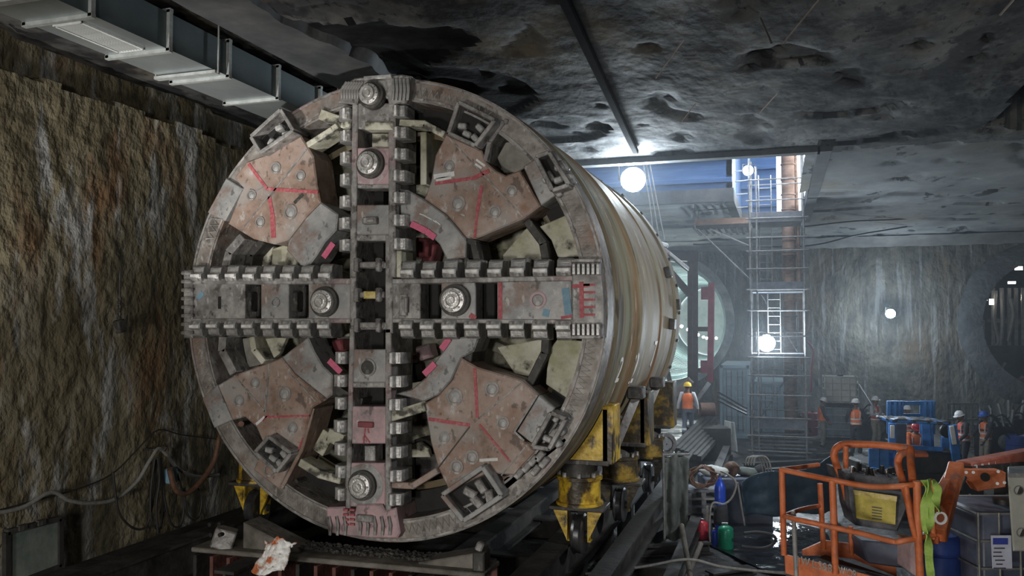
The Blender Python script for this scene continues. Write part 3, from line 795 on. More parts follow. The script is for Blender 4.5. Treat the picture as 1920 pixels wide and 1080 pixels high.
# ---------------- four wedge face plates
def wedge(main, conv, marks, circles, apron=None, hatch=None, pockets=(), extra=()):
    w = slab(conv(main, .0), .55, 'plate', 'face_plate', tbm, .02)
    if apron: slab(conv(apron, .02), .5, 'grey_plate', 'apron', w, .02)
    if hatch: 
        slab(conv(hatch, -.03), .5, 'grey_plate', 'hatch_plate', w, .012)
    for a, b, wd, c in marks:
        p, q_ = conv([a, b], .0); strip(p, q_, wd, c, 'paint_mark' if 'paint' in c else 'weld_seam', w, .008)
    for x, y, r in circles:
        p = conv([(x, y)], .0)[0]
        circ(p, r, 'steel', 'plug', w, r * .72, .012); circ(p, r * .6, 'grey_plate', 'plug_core', w, 0, .006)
    for quad in pockets:
        pts = conv(quad, -.02); c = sum(pts, V((0, 0, 0))) / 4
        q = MB(); k = len(pts)
        for i in range(k):
            a, b = pts[i], pts[(i + 1) % k]
            q.bar(a + Y * .02, b + Y * .02, .06, .42, up=Y)
        fr = q.build('cutter_pocket', M['steel'], w, bev=.01)
        q = MB(); q.prism([c + (p - c) * .95 + Y * .035 for p in pts], Y * .02); q.build('pocket_floor', M['dark_fill'], fr)
        d = (pts[1] - pts[0]).normalized(); e = (pts[2] - pts[1]).normalized()
        for s_, t_ in ((-.13, .05), (.1, -.04), (.0, .12), (.14, .12)):
            ang = math.atan2(d.z, d.x)
            MB().box(c + d * s_ + e * t_ - Y * .02, (.13, .14, .09), RY(-ang + s_ * 3)).build('cutter_bit', M['grey_plate'], fr, bev=.02)
    return w
wUL = wedge([(550, 330), (607, 425), (625, 560), (640, 635), (575, 700), (490, 810), (425, 830), (330, 805), (215, 735), (280, 570), (245, 520), (300, 450), (395, 415)], z1,
      [((310, 460), (395, 575), .05, 'paint_red'), ((395, 575), (630, 590), .05, 'paint_red'), ((395, 625), (575, 395), .025, 'steel'), ((405, 610), (420, 690), .06, 'paint_red'), ((420, 690), (425, 800), .08, 'paint_red'), ((325, 600), (380, 560), .02, 'steel'), ((280, 760), (400, 610), .02, 'steel'), ((200, 690), (280, 570), .02, 'dark_steel'), ((520, 640), (560, 600), .05, 'dark_steel')],
      [(435, 478, .09), (549, 514, .085), (324, 603, .085), (363, 727, .085), (503, 681, .115)],
      apron=[(642, 636), (720, 690), (712, 765), (660, 820), (620, 885), (585, 930), (545, 925), (482, 855), (492, 812), (577, 702)],
      hatch=[(205, 525), (282, 572), (200, 722), (120, 682)],
      pockets=[[(352, 345), (488, 222), (545, 318), (395, 418)]])
wUR = wedge([(285, 322), (310, 335), (450, 398), (468, 450), (515, 492), (560, 512), (625, 488), (720, 652), (640, 712), (420, 805), (378, 800), (290, 695), (185, 620), (215, 540), (235, 420)], z2,
      [((235, 550), (415, 525), .05, 'paint_red'), ((415, 525), (485, 490), .06, 'paint_red'), ((450, 560), (430, 680), .05, 'paint_red'), ((430, 680), (418, 800), .035, 'paint_red'), ((300, 340), (640, 705), .02, 'steel'), ((230, 520), (325, 505), .07, 'paint_white'), ((240, 535), (310, 520), .05, 'paint_white'), ((425, 440), (465, 470), .03, 'paint_white'), ((420, 460), (450, 480), .03, 'paint_white'), ((350, 690), (375, 700), .02, 'steel')],
      [(299, 470, .085), (340, 642, .115), (588, 585, .08), (510, 680, .09)],
      apron=[(70, 575), (110, 580), (183, 622), (288, 697), (376, 802), (370, 890), (290, 905), (255, 830), (190, 765), (115, 725), (75, 700)],
      hatch=[(640, 472), (700, 435), (788, 605), (722, 650)],
      pockets=[[(365, 190), (528, 272), (440, 388), (318, 330)], [(715, 440), (775, 418), (865, 565), (790, 592)]])
wLL = wedge([(460, 468), (405, 490), (250, 545), (165, 595), (235, 755), (292, 742), (345, 790), (378, 868), (435, 815), (545, 890), (600, 700), (668, 660), (590, 600), (520, 545)], z3,
      [((385, 740), (590, 735), .03, 'paint_red'), ((385, 740), (345, 775), .04, 'paint_white'), ((245, 550), (385, 715), .02, 'steel'), ((405, 495), (385, 720), .03, 'steel'), ((375, 760), (400, 730), .02, 'paint_red'), ((540, 890), (560, 840), .03, 'paint_red'), ((490, 530), (620, 670), .02, 'steel')],
      [(338, 583, .085), (266, 665, .09), (475, 634, .115), (512, 790, .085)],
      apron=[(462, 466), (520, 420), (582, 372), (612, 440), (650, 505), (695, 548), (692, 640), (668, 658), (592, 598), (522, 543)],
      hatch=[(163, 595), (232, 755), (150, 792), (95, 655)],
      pockets=[[(435, 825), (535, 900), (470, 985), (372, 895)]])
slab(z3([(372, 895), (470, 985), (500, 960), (450, 1075), (330, 985)], .01), .5, 'plate', 'rim_plate', wLL, .02)
p = z3([(405, 985)], .01)[0]; circ(p, .1, 'steel', 'plug', wLL, .07, .012)
slab(z3([(545, 885), (605, 700), (612, 705), (560, 895), (465, 1075), (450, 1070)], -.02), .55, 'plate', 'edge_flange', wLL, .01)
wLR = wedge([(355, 470), (430, 512), (630, 572), (708, 640), (600, 808), (642, 850), (700, 900), (600, 1010), (480, 1000), (300, 1085), (250, 980), (215, 860), (185, 680), (250, 640), (310, 575)], z4,
      [((418, 515), (430, 745), .045, 'paint_red'), ((205, 750), (395, 778), .05, 'paint_red'), ((440, 775), (580, 945), .03, 'paint_red'), ((415, 765), (630, 585), .02, 'steel'), ((395, 785), (250, 975), .02, 'dark_steel'), ((600, 808), (705, 640), .03, 'steel'), ((600, 808), (645, 850), .03, 'steel'), ((540, 1010), (650, 880), .02, 'steel'), ((440, 940), (525, 935), .04, 'paint_white'), ((305, 1040), (470, 965), .03, 'steel')],
      [(325, 648, .125), (497, 612, .105), (548, 768, .09), (277, 835, .085), (406, 925, .1), (335, 970, .1)],
      apron=[(55, 635), (130, 610), (190, 560), (225, 500), (270, 440), (310, 378), (370, 372), (440, 368), (412, 440), (357, 468), (308, 573), (248, 640), (180, 672), (130, 655)],
      hatch=[(712, 642), (785, 700), (692, 872), (612, 808)],
      pockets=[[(785, 715), (850, 745), (775, 880), (700, 870)]])
slab(z4([(640, 850), (760, 890), (830, 830), (850, 850), (560, 1085), (540, 1015), (600, 1005)], .03), .5, 'plate', 'rim_plate', wLR, .02)
w5 = z5([(1128, 402), (1312, 275), (1400, 405), (1225, 520)], -.02)
q = MB(); c = sum(w5, V((0, 0, 0))) / 4
for i in range(4): q.bar(w5[i] + Y * .02, w5[(i + 1) % 4] + Y * .02, .07, .42, up=Y)
fr = q.build('cutter_pocket', M['grey_plate'], wLR, bev=.01)
q = MB(); q.prism([c + (p - c) * .95 + Y * .035 for p in w5], Y * .02); q.build('pocket_floor', M['dark_fill'], fr)
for px, py in ((1240, 400), (1290, 370), (1270, 440), (1330, 420)): MB().box(z5([(px, py)], -.03)[0], (.2, .16, .12), RY(.6 + px * .01)).build('cutter_bit', M['steel'], fr, bev=.02)
# studs on the rim near lower right
for x, y in ((690, 940), (720, 920), (660, 970), (625, 1000), (740, 950), (800, 740), (835, 760), (780, 820), (700, 985)):
    MB().box(z4([(x, y)], .0)[0], (.16, .12, .09), RY(-.9)).build('gauge_bit', M['steel'], wLR, bev=.015)
for x, y in ((790, 430), (830, 470), (860, 530), (770, 520), (800, 590)): MB().box(z2([(x, y)], .0)[0], (.16, .14, .08), RY(1.0)).build('gauge_bit', M['steel'], wUR, bev=.015)
# window frame of the upper right plate
q = MB(); pp = z2([(470, 450), (490, 360), (555, 265), (575, 270)], .05)
for i in range(3): q.bar(pp[i] + Y * .25, pp[i + 1] + Y * .25, .07, .6, up=Y)
q.build('window_frame', M['steel'], wUR, bev=.01)
# red edges on the aprons
for conv, a, b, par in ((z1, (655, 890), (700, 825), wUL), (z2, (125, 735), (195, 770), wUR), (z2, (195, 770), (235, 800), wUR), (z3, (680, 480), (735, 535), wLL), (z4, (185, 545), (235, 495), wLR), (z4, (265, 430), (300, 380), wLR)):
    p, q_ = conv([a, b], .0); strip(p, q_, .09, 'paint_pink', 'paint_mark', par, .01)
# chalk strokes on the apron of the upper right plate
for k in range(5):
    p, q_ = z2([(165 + k * 18, 690 + k * 8), (195 + k * 16, 700 + k * 10)], .02); strip(p, q_, .015, 'paint_white', 'paint_mark', wUR, .01)
# ---------------------------------------------------------------- cradle, rails, jacks, duct, left wall
M['beam_dark'] = mat('black_oily_beam', [(.014, .014, .014), (.035, .033, .031), (.07, .065, .058)], scale=2.2, rough=.62, metal=.05, bump=.4, bscale=9, rough2=.85, spec=.3)
M['beam_red'] = mat('red_oxide_beam', [(.06, .028, .022), (.14, .06, .048), (.2, .1, .085)], scale=3, rough=.7, metal=.1, bump=.4)
M['mud_plate'] = mat('muddy_deck_plate', [(.06, .055, .047), (.14, .13, .112), (.22, .205, .18)], scale=2.2, rough=.75, metal=.1, bump=.5, bscale=12)
M['yellow'] = mat('jack_yellow_greasy', [(.10, .07, .015), (.45, .29, .02), (.68, .46, .05)], scale=2.8, rough=.4, metal=.0, bump=.3, lo=.3, hi=.56, bscale=14)
layer(M['yellow'], (.22, .12, .02), 3.5, (1, 1, 1), .5, .6, 9.0, .8)
layer(M['yellow'], (.022, .018, .016), 2.6, (1, 1, .8), .49, .58, 4.0, .95, 9)
M['rubber'] = plain('black_rubber', (.02, .02, .022), .5, 0, .3, 8)
M['wheel'] = mat('rolled_wheel_steel', [(.05, .05, .05), (.12, .12, .125), (.2, .2, .2)], scale=3, rough=.3, metal=.7, bump=.15)
M['chrome'] = plain('ram_chrome', (.4, .4, .4), .25, .9, .15, 8)

cr = thing('launch_cradle', 'low black steel cradle of beams carrying the tunnel boring machine', 'cradle', (AX.x, 18, 0))
for x in (-8.55, -3.15):
    m = MB(); m.ibeam((x, 8.3, .97), (x, 22.6, .97), .36, .6, .04); m.build('side_beam', M['beam_dark'], cr)
    if x > -5:
        m = MB(); m.ibeam((x + .75, 7.6, .8), (x + .75, 22.6, .8), .3, .46, .04); m.build('outer_beam', M['beam_dark'], cr)
    for k in range(7):
        m = MB(); m.box((x, 8.7 + k * 2.2, .33), (.3, .3, .66)); m.build('foot', M['beam_dark'], cr)
for x in (-6.9, -4.3):
    m = MB(); m.ibeam((x, 9.2, 1.08), (x, 22.4, 1.08), .3, .4, .04); m.build('slide_beam', M['beam_dark'], cr)
for y in (12.2, 14.6, 17.0, 19.4, 21.8):
    m = MB(); m.ibeam((-8.5, y, .78), (-3.2, y, .78), .3, .4, .03); m.build('cross_beam', M['beam_dark'], cr)
a = V((-7.95, 10.15, 1.30)); b = V((-3.55, 10.15, 1.34))
m = MB(); m.bar(a, b, .6, .07); m.build('front_plate', M['mud_plate'], cr, bev=.015)
m = MB(); m.bar(a + V((0, .1, -.62)), b + V((0, .1, -.66)), .7, .06); m.build('front_flange', M['beam_red'], cr, bev=.01)
m = MB(); m.bar(a + V((.0, .22, -.32)), b + V((0, .22, -.32)), .04, .56); m.build('front_web', M['beam_red'], cr)
for k in range(16):
    p = a.lerp(b, (k + .4) / 16) + V((0, -.05, -.33)); m = MB(); m.box(p, (.055, .6, .56)); m.build('stiffener', M['beam_red'] if k % 3 else M['beam_dark'], cr, bev=.006)
# saddles under the rim
for s, x, w_, hh in ((-1, -6.75, .45, .34), (1, -4.1, .42, .22)):
    m = MB(); m.prism([V((x - w_, 10.0, 1.34)), V((x + w_, 10.0, 1.34)), V((x + w_, 10.0, 1.38 if s < 0 else 1.36 + hh)), V((x - w_, 10.0, 1.36 + hh if s < 0 else 1.38))], Y * .4, .015); m.build('saddle_wedge', M['mud_plate'], cr)
m = MB(); m.box((-3.66, 10.05, 1.48), (.16, .25, .26)); m.build('saddle_bracket', M['dark_steel'], cr, bev=.02)
m = MB(); m.box((-3.66, 10.0, 1.66), (.1, .1, .12), RY(.4)); m.build('clamp', M['steel'], cr, bev=.02)
m = MB(); m.box((-7.5, 10.0, 1.46), (.3, .26, .28), RZ(.5) @ RY(.3)); 
h = m.build('bolted_block', M['steel'], cr, bev=.02)
for dx, dz in ((-.08, .08), (.08, .1), (-.06, -.06), (.09, -.05)):
    m = MB(); m.cyl(V((-7.54 + dx, 9.90, 1.60 + dz)), V((-7.54 + dx, 9.82, 1.60 + dz)), .03, seg=8); m.build('bolt_hole', M['dark_fill'], h)
# crushed grout trail under the rim: heap of crumbs nobody could count
m = MB()
for k in range(700):
    t = rnd.uniform(-1.5, 1.15); r_ = rnd.uniform(.008, .024)
    m.ball((AX.x + .1 + t, 10.3 + rnd.uniform(-.25, .12), 1.38 + r_ * .6 + abs(t) * .01), (r_ * 1.3, r_, r_), 5, 4)
tag(m.build('mud_crumbs', M['dark_steel'], smooth=0), 'dark crumbs of mud spilled under the rim of the cutterhead', 'mud', kind='stuff')

# rails on the right and left of the cradle
def rail(x, z, y0, y1, label, h=.3, w=.22):
    t = thing('steel_rail', label, 'rail', (x, y0, 0))
    m = MB(); m.ibeam((x, y0, z - h / 2), (x, y1, z - h / 2), w, h, .035); m.build('rail_beam', M['beam_dark'], t)
    k = 0
    y = y0 + .5
    while y < y1 and k < 14:
        m = MB(); m.box((x, y, (z - h) / 2), (w * 1.6, .25, z - h)); m.build('support_block', M['beam_dark'], t); y += 2.3; k += 1
rail(-1.7, .5, 9.2, 30, 'dark steel rail on the floor right of the cradle')
rail(-9.3, 1.12, 5.5, 30, 'long black beam along the foot of the rough left wall', .34, .3)

# wheeled hydraulic jacks
M['yellow_greasy'] = mat('grease_black_yellow', [(.02, .017, .014), (.05, .038, .02), (.36, .23, .03)], scale=2.2, rough=.45, bump=.3, lo=.36, hi=.66, bscale=14)
def jack(name, label, x, y, side, zr=1.0, group=None):
    """wheel on the beam, yoke, cylinder, yellow bracket reaching up to the shield"""
    t = thing('hydraulic_jack', label, 'jack', (x, y, zr), group)
    c = V((x, y, 0)); ym = M['yellow'] if y < 13 else M['yellow_greasy']
    r = .3
    m = MB(); m.lathe(c + V((-.09, 0, zr + r)), (1, 0, 0), [(.06, -.01), (r - .03, 0), (r, .02), (r - .025, .05), (r - .02, .13), (r, .16), (r - .03, .18), (.06, .19)], 32); wh = m.build('wheel', M['wheel'], t, smooth=.5)
    m = MB(); m.cyl(c + V((-.2, 0, zr + r)), c + V((.2, 0, zr + r)), .06); m.build('axle', M['dark_steel'], wh)
    for sx in (-1, 1):
        m = MB(); m.prism([c + V((sx * .14, -.07, zr + r - .1)), c + V((sx * .14, .07, zr + r - .1)), c + V((sx * .17, .14, zr + .68)), c + V((sx * .17, -.14, zr + .68))], V((sx * .035, 0, 0))); m.build('yoke_cheek', ym, t)
        m = MB(); m.prism([c + V((sx * .15, -.16, zr + .22)), c + V((sx * .36, -.16, zr + .66)), c + V((sx * .15, -.16, zr + .67))], V((0, .05, 0))); m.build('gusset', ym, t)
    m = MB(); m.box(c + V((0, 0, zr + .71)), (.82, .5, .06)); m.build('yoke_plate', M['dark_steel'], t, bev=.01)
    m = MB(); m.lathe(c + V((0, 0, zr + .745)), (0, 0, 1), [(.35, 0), (.35, .04), (.31, .05), (.31, .36), (.34, .37), (.34, .42), (.2, .43)], 28); cy = m.build('cylinder', ym, t, smooth=.4)
    for k in range(8):
        a = 2 * PI * k / 8 + .2; m = MB(); m.cyl(c + V((math.cos(a) * .3, math.sin(a) * .3, zr + 1.14)), c + V((math.cos(a) * .3, math.sin(a) * .3, zr + 1.23)), .03, seg=6); m.build('flange_bolt', M['steel'], cy)
    m = MB(); m.cyl(c + V((0, 0, zr + 1.15)), c + V((0, 0, zr + 1.42)), .27, seg=24); m.build('piston', M['dark_steel'], t)
    # bracket: a plate box that follows the shield's curve
    z0 = zr + 1.4; z1 = 3.25 if side > 0 else 3.1
    def xs(z): return AX.x + side * math.sqrt(max(.01, 3.36 ** 2 - (z - AX.z) ** 2))
    xo = x + side * .48
    pts = [V((xo, y - .3, z0)), V((xo, y - .3, z1))]
    for k in range(7):
        z = z1 + (z0 - z1) * k / 6; pts.append(V((xs(z) if side * (xs(z) - xo) < -.02 else xo - side * .02, y - .3, z)))
    for dy in (0, .52):
        m = MB(); m.prism([p + Y * dy for p in pts], Y * .06); m.build('bracket_web', ym, t)
    m = MB(); m.bar(V((xo, y, z0 - .02)), V((xo, y, z1 + .05)), .16, .6, up=Y); m.build('bracket_post', ym, t, bev=.015)
    m = MB(); m.box(V(((xo + x - side * .35) / 2, y, z0)), (abs(xo - x) + .4, .66, .07)); m.build('bracket_base', M['dark_steel'], t, bev=.01)
    return t
jack('j', 'nearest yellow wheeled jack, greasy, under the right front of the shield', -2.86, 12.1, 1, 1.08, 'yellow jacks under the shield')
jack('j', 'second yellow jack from the front on the right of the shield', -2.72, 14.6, 1, 1.0, 'yellow jacks under the shield')
jack('j', 'rearmost dark yellow jack under the tail on the right of the shield', -2.62, 17.2, 1, 1.0, 'yellow jacks under the shield')
jack('j', 'yellow wheeled jack on the left of the shield beside the soil wall', -8.35, 12.0, -1, 1.12, 'yellow jacks under the shield')

# pipes slanting off the shield's flank between the jacks
for y, lab in ((13.5, 'grey strut leaning from the shield behind the nearest yellow jack'), (15.9, 'dark strut leaning from the shield between the rear jacks')):
    a = AX + V((3.3 * math.cos(-.42), 0, 3.3 * math.sin(-.42))); 
    t = thing('strut', lab, 'strut', (-2.2, y, 1.2))
    m = MB(); m.bar(V((a.x + .22, y, a.z - .05)), V((-2.65, y - .1, 2.3)), .1, .14); m.build('strut_arm', M['grey_plate'], t, bev=.01)
    m = MB(); m.box(V((a.x + .22, y, a.z)), (.26, .3, .2)); m.build('strut_head', M['dark_steel'], t, bev=.02)

# ventilation duct under the ceiling
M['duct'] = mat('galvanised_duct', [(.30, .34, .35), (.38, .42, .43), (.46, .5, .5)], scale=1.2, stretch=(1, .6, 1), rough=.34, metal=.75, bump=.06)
M['duct_shade'] = mat('duct_shaded_side', [(.055, .075, .08), (.075, .1, .105), (.1, .125, .13)], scale=1.5, rough=.5, metal=.3, bump=.05)  # darker copy for the duct's sides, their shade put into the colour
M['flange'] = plain('duct_flange', (.42, .44, .43), .4, .5, .2, 10)
du = thing('ventilation_duct', 'long square sheet metal ventilation duct hanging under the ceiling by the left wall', 'duct', (-7.6, 10, 7.9))
DX0, DX1, DZ0, DZ1 = -8.1, -7.2, 7.9, 8.36
ys = [1.1, 2.3, 3.5, 4.7, 5.9, 7.13, 8.35, 9.52, 10.7, 11.9, 13.1, 14.3, 15.5, 16.7, 17.9, 19.1]
for i in range(len(ys) - 1):
    y0, y1 = ys[i], ys[i + 1]
    m = MB(); g = .01
    m.box(((DX0 + DX1) / 2, (y0 + y1) / 2, (DZ0 + DZ1) / 2), (DX1 - DX0, y1 - y0 - .02, DZ1 - DZ0))
    s_ = m.build('duct_section', [M['duct'], M['duct_shade']], du, smooth=0)
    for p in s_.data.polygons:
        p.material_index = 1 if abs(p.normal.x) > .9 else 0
for y in ys[1:-1]:
    m = MB()
    for z in (DZ0 - .02, DZ1 + .02): m.box(((DX0 + DX1) / 2, y, z), (DX1 - DX0 + .1, .06, .05))
    for x in (DX0 - .02, DX1 + .02): m.box((x, y, (DZ0 + DZ1) / 2), (.05, .06, DZ1 - DZ0 + .06))
    m.build('flange', M['flange'], du)
for y in (3.0, 6.5, 9.24, 12.4, 15.4, 18.4):
    m = MB(); m.box(((DX0 + DX1) / 2, y, DZ0 - .035), (DX1 - DX0 + .1, .1, .04)); hb = m.build('hanger_bar', M['flange'], du)
    for x in (DX0 - .06, DX1 + .06):
        m = MB(); m.cyl((x, y, DZ0 - .05), (x, y, CEIL + .2), .012, seg=6); m.build('hanger_rod', M['flange'], hb)
# grille set in the duct's underside
gq = [on_z(x, y, DZ0) for x, y in ((88, 35), (140, 26), (245, 76), (195, 83))]
gy0, gy1 = 7.25, 8.22; gx0, gx1 = -7.83, -7.45
m = MB(); zz = DZ0 - .012
for x in (gx0, gx1): m.box((x, (gy0 + gy1) / 2, zz), (.03, gy1 - gy0, .03))
for y in (gy0, gy1): m.box(((gx0 + gx1) / 2, y, zz), (gx1 - gx0 + .03, .03, .03))
M['grille'] = plain('pale_grille', (.55, .57, .56), .5, .1, .1, 8)
gr = m.build('grille_frame', M['grille'], du)
for k in range(1, 9):
    x = gx0 + (gx1 - gx0) * k / 9; m = MB(); m.box((x, (gy0 + gy1) / 2, zz), (.012, gy1 - gy0, .03), RY(.5)); m.build('louvre', M['grille'], gr)
m = MB(); m.box(((gx0 + gx1) / 2, (gy0 + gy1) / 2, DZ0 - .003), (gx1 - gx0, gy1 - gy0, .004)); m.build('grille_back', M['dark_fill'], gr)
# smooth slab strip with a ragged lip between duct and broken ceiling
m = MB()
def slabf(u, v):
    y = 1 + 22 * u; xr = -5.95 + .1 * fbm(y * 2, 1.0, 2) + .25 * nz(y * .5, 4); x = -7.0 + (xr + 7.0) * v
    return V((x, y, 8.42 - .02 * fbm(x * 2, y, 3) + (0.25 if v > .97 else 0)))
m.grid(120, 12, slabf); tag(m.build('trim_5', M['dark_concrete'], smooth=.6), kind='structure')
# dark groove beam running along the ceiling to the shaft
M['groove'] = mat('black_groove', [(.006, .006, .007), (.014, .014, .015)], scale=3, rough=.95, spec=.05, bump=0)
m = MB(); m.bar(on_z(1040, -40, 8.42), on_z(1192, 285, 8.42), .14, .1); tag(m.build('trim_6', M['groove'], smooth=0, bev=.02), kind='structure')

# ------------------------------------------------ things on the left wall
M['cable'] = plain('grey_cable', (.22, .215, .2), .55, 0, .25, 20)
M['cable_dark'] = plain('black_cable', (.025, .024, .023), .55, 0, .3, 20)
M['hose_rust'] = plain('rust_brown_hose', (.13, .07, .045), .6, 0, .35, 12)
XW = -9.62
def wallpts(px, x=XW): return [on_x(a, b, x) for a, b in px]
def cable(name, label, pts, r, mm, cat='cable', group=None, n=8):
    m = MB(); m.tube(spline(pts, n), r, 8); return tag(m.build(name, M[mm], smooth=1.5), label, cat, group)
cable('hanging_power_cable', 'thick grey cable sagging along the left wall up over the hook', wallpts([(-30, 966), (40, 952), (85, 927), (105, 924), (130, 938), (170, 943), (215, 936), (255, 905), (280, 865), (297, 841), (310, 850), (335, 880), (370, 893), (410, 890)]), .03, 'cable')
cable('hanging_thin_cable', 'thin cable strung from the lower left up to a peak on the wall', wallpts([(-30, 964), (60, 940), (160, 912), (215, 885), (260, 840), (297, 806), (340, 815), (405, 823)], -9.66), .012, 'cable_dark', n=4)
for k, (a, lab) in enumerate((([(212, 885), (217, 930), (225, 965), (250, 990), (275, 985), (288, 930), (293, 862)], 'wide black cable loop hanging left of the hook, first loop on the wall'),
        ([(290, 862), (283, 920), (284, 975), (300, 990), (306, 930), (300, 860)], 'narrow black cable loop hanging straight below the wall hook'),
        ([(302, 860), (308, 930), (320, 980), (338, 985), (345, 940), (330, 880)], 'black cable loop hanging just right of the wall hook'),
        ([(296, 858), (299, 900), (293, 950), (296, 1000)], 'black hose dropping from the wall hook to the floor beam'),
        ([(345, 915), (352, 965), (372, 970), (378, 930), (362, 900)], 'small black loop hanging right under the rusty hose'))):
    cable('hanging_cable', lab, wallpts(a, XW + .05 + .03 * k), .018, 'cable_dark', group='cables hanging from the wall hook')
cable('rusty_hose', 'rust brown hose bowed from the wall hook to the cutterhead rim', wallpts([(318, 880), (328, 915), (345, 926), (370, 910), (400, 868), (412, 820), (425, 800)], XW + .25) + [fp(452, 795, -.05)], .045, 'hose_rust', 'hose')
t = thing('wall_hook', 'bent steel bar hook holding the cables on the left wall', 'hook', on_x(297, 843, XW))
m = MB(); p = on_x(297, 846, XW); m.tube([p + V((-.3, 0, .02)), p + V((.12, 0, .02)), p + V((.16, 0, .08))], .02, 6); m.build('hook_bar', M['dark_steel'], t)
p = on_x(320, 880, XW + .12)
m = MB(); m.box(p + V((0, 0, -.1)), (.14, .2, .24)); tag(m.build('junction_box', M['paint_blue'], bev=.02), 'small blue connector box hanging in the cables by the hook', 'connector')
# chain with black drip below it
t = thing('hanging_chain', 'rusty chain and hook hanging against the left wall over a black streak', 'chain', on_x(226, 585, -9.68))
a = on_x(225, 512, -9.7); b = on_x(224, 560, -9.66)
m = MB(); m.tube([a, b], .014, 6); m.build('rod', M['dark_steel'], t)
for k in range(6):
    c = b + (b - a).normalized() * (.06 * k)
    m = MB(); m.ring(c, (1, 0, 0) if k % 2 else (0, 1, 0), .022, .04, -.012, .012, 12); m.build('link', M['dark_steel'], t)
m = MB(); m.box(b + V((.02, 0, -.42)), (.12, .16, .2), RX(.3)); m.build('block', M['dark_steel'], t, bev=.02)
# access panel on the wall
t = thing('wall_panel', 'grey green steel panel in an angle frame low on the left wall', 'panel', on_x(62, 1060, -9.55))
c0, c1, c2, c3 = wallpts([(12, 998), (112, 972), (112, 1062), (12, 1100)], -9.5)
M['panel'] = mat('green_grey_panel', [(.1, .13, .115), (.17, .2, .18), (.23, .25, .22)], scale=2.2, rough=.6, bump=.2)
m = MB(); m.prism([c0, c1, c2, c3], V((-.04, 0, 0))); m.build('panel_sheet', M['panel'], t)
for a, b in ((c0, c1), (c1, c2), (c2, c3), (c3, c0)):
    m = MB(); m.bar(a, b, .07, .07); m.build('frame_bar', M['beam_dark'], t)
for k in (.25, .6):
    m = MB(); m.box(c0.lerp(c1, k) + V((.03, 0, .02)), (.05, .12, .07)); m.build('clip', M['dark_steel'], t)
# white plastic bag stained orange on the cradle front
M['bag'] = mat('white_plastic_bag', [(.5, .15, .06), (.62, .56, .52), (.8, .8, .78), (.86, .86, .85)], scale=3.2, rough=.4, bump=.5, bscale=9, lo=.42, hi=.56)
m = MB()
bagp = [V((-6.98, 9.33, 1.40))]
def bagf(u, v):
    top = on_y(498 + 58 * u, 1012 + 6 * math.sin(u * 9), 9.42); bot = on_y(474 + 62 * u, 1072 + 5 * math.sin(u * 5), 9.3)
    p = top.lerp(bot, v)
    w_ = 1 - .35 * math.sin(PI * v) * (1 - v)
    mid = on_y(522, 1040, 9.35)
    p.x = mid.x + (p.x - mid.x) * w_
    p.y += -.10 * math.sin(PI * min(1, u)) * (.4 + v * .6) + .035 * fbm(u * 5, v * 5, 3)
    p.z += .02 * fbm(u * 6, v * 6, 8)
    return p
m.grid(28, 28, bagf); bg_ = m.build('plastic_bag', M['bag'], smooth=1.2, solid=.03); tag(bg_, 'crumpled white plastic bag stained orange hanging on the front cradle plate', 'bag')
# ---------------------------------------------------------------- far part of the station
M['scaf'] = mat('scaffold_tube', [(.10, .098, .095), (.2, .195, .185), (.28, .27, .26)], scale=5, rough=.6, metal=.1, bump=.2)
M['board'] = mat('scaffold_board', [(.06, .065, .075), (.12, .125, .14), (.18, .18, .19)], scale=3, rough=.7, bump=.3)
M['pipe_brown'] = mat('rusty_pipe', [(.1, .055, .035), (.21, .125, .085), (.29, .19, .14)], scale=2, stretch=(1, 1, 2.5), rough=.6, metal=.1, bump=.3)
M['steel_blue'] = plain('blue_grey_paint', (.2, .26, .3), .5, .1, .2, 4)
M['lamp_body'] = plain('lamp_housing', (.03, .03, .03), .5, .2, .2, 6)
# lamps
LAMPS = []
def flood(px, py, f, r, power, label, emi, aim, hang=None):
    p = P(px, py, f)
    t = thing('spotlight', label, 'lamp', p, 'white flood lamps')
    m = MB(); m.lathe(p, aim, [(.0, .0), (r * .8, .02), (r, .06)], 20, False); lens = m.build('lens', emi, t, smooth=1)
    m = MB(); m.lathe(p, aim, [(r * 1.06, .07), (r * 1.1, -.02), (r * .8, -.16), (.02, -.2)], 20, False); m.build('housing', M['lamp_body'], t)
    m = MB(); q = p - V(aim).normalized() * .1
    m.tube([q + RIGHT * r * 1.2, q + RIGHT * r * 1.2 + V((0, 0, r * 1.3)), q - RIGHT * r * 1.2 + V((0, 0, r * 1.3)), q - RIGHT * r * 1.2], .02, 6); m.build('bracket', M['lamp_body'], t)
    if hang: 
        m = MB(); m.tube([q + V((0, 0, r * 1.3)), hang], .02, 6); m.build('stem', M['lamp_body'], t)
    LAMPS.append((p + V(aim).normalized() * .25, power)); return p
E1 = emis('lamp_white', (.85, .95, 1), 220)
L1 = flood(1187, 337, 21, .30, 900, 'largest bright flood lamp hung below the shaft beside the shield', E1, (.15, -1, -.12), V((-3.55, 21.4, 8.9)))
L2 = flood(1403, 320, 28.3, .17, 350, 'bright lamp clamped at the head of the scaffold tower', E1, (-.1, -1, -.1))
L3 = flood(1437, 643, 28.0, .28, 900, 'dazzling flood lamp inside the scaffold tower at mid height', E1, (.05, -1, -.05))
L4 = flood(1670, 588, 37.4, .2, 450, 'single flood lamp on the bare far wall', E1, (-.2, -1, -.05), P(1676, 588, 38.2))

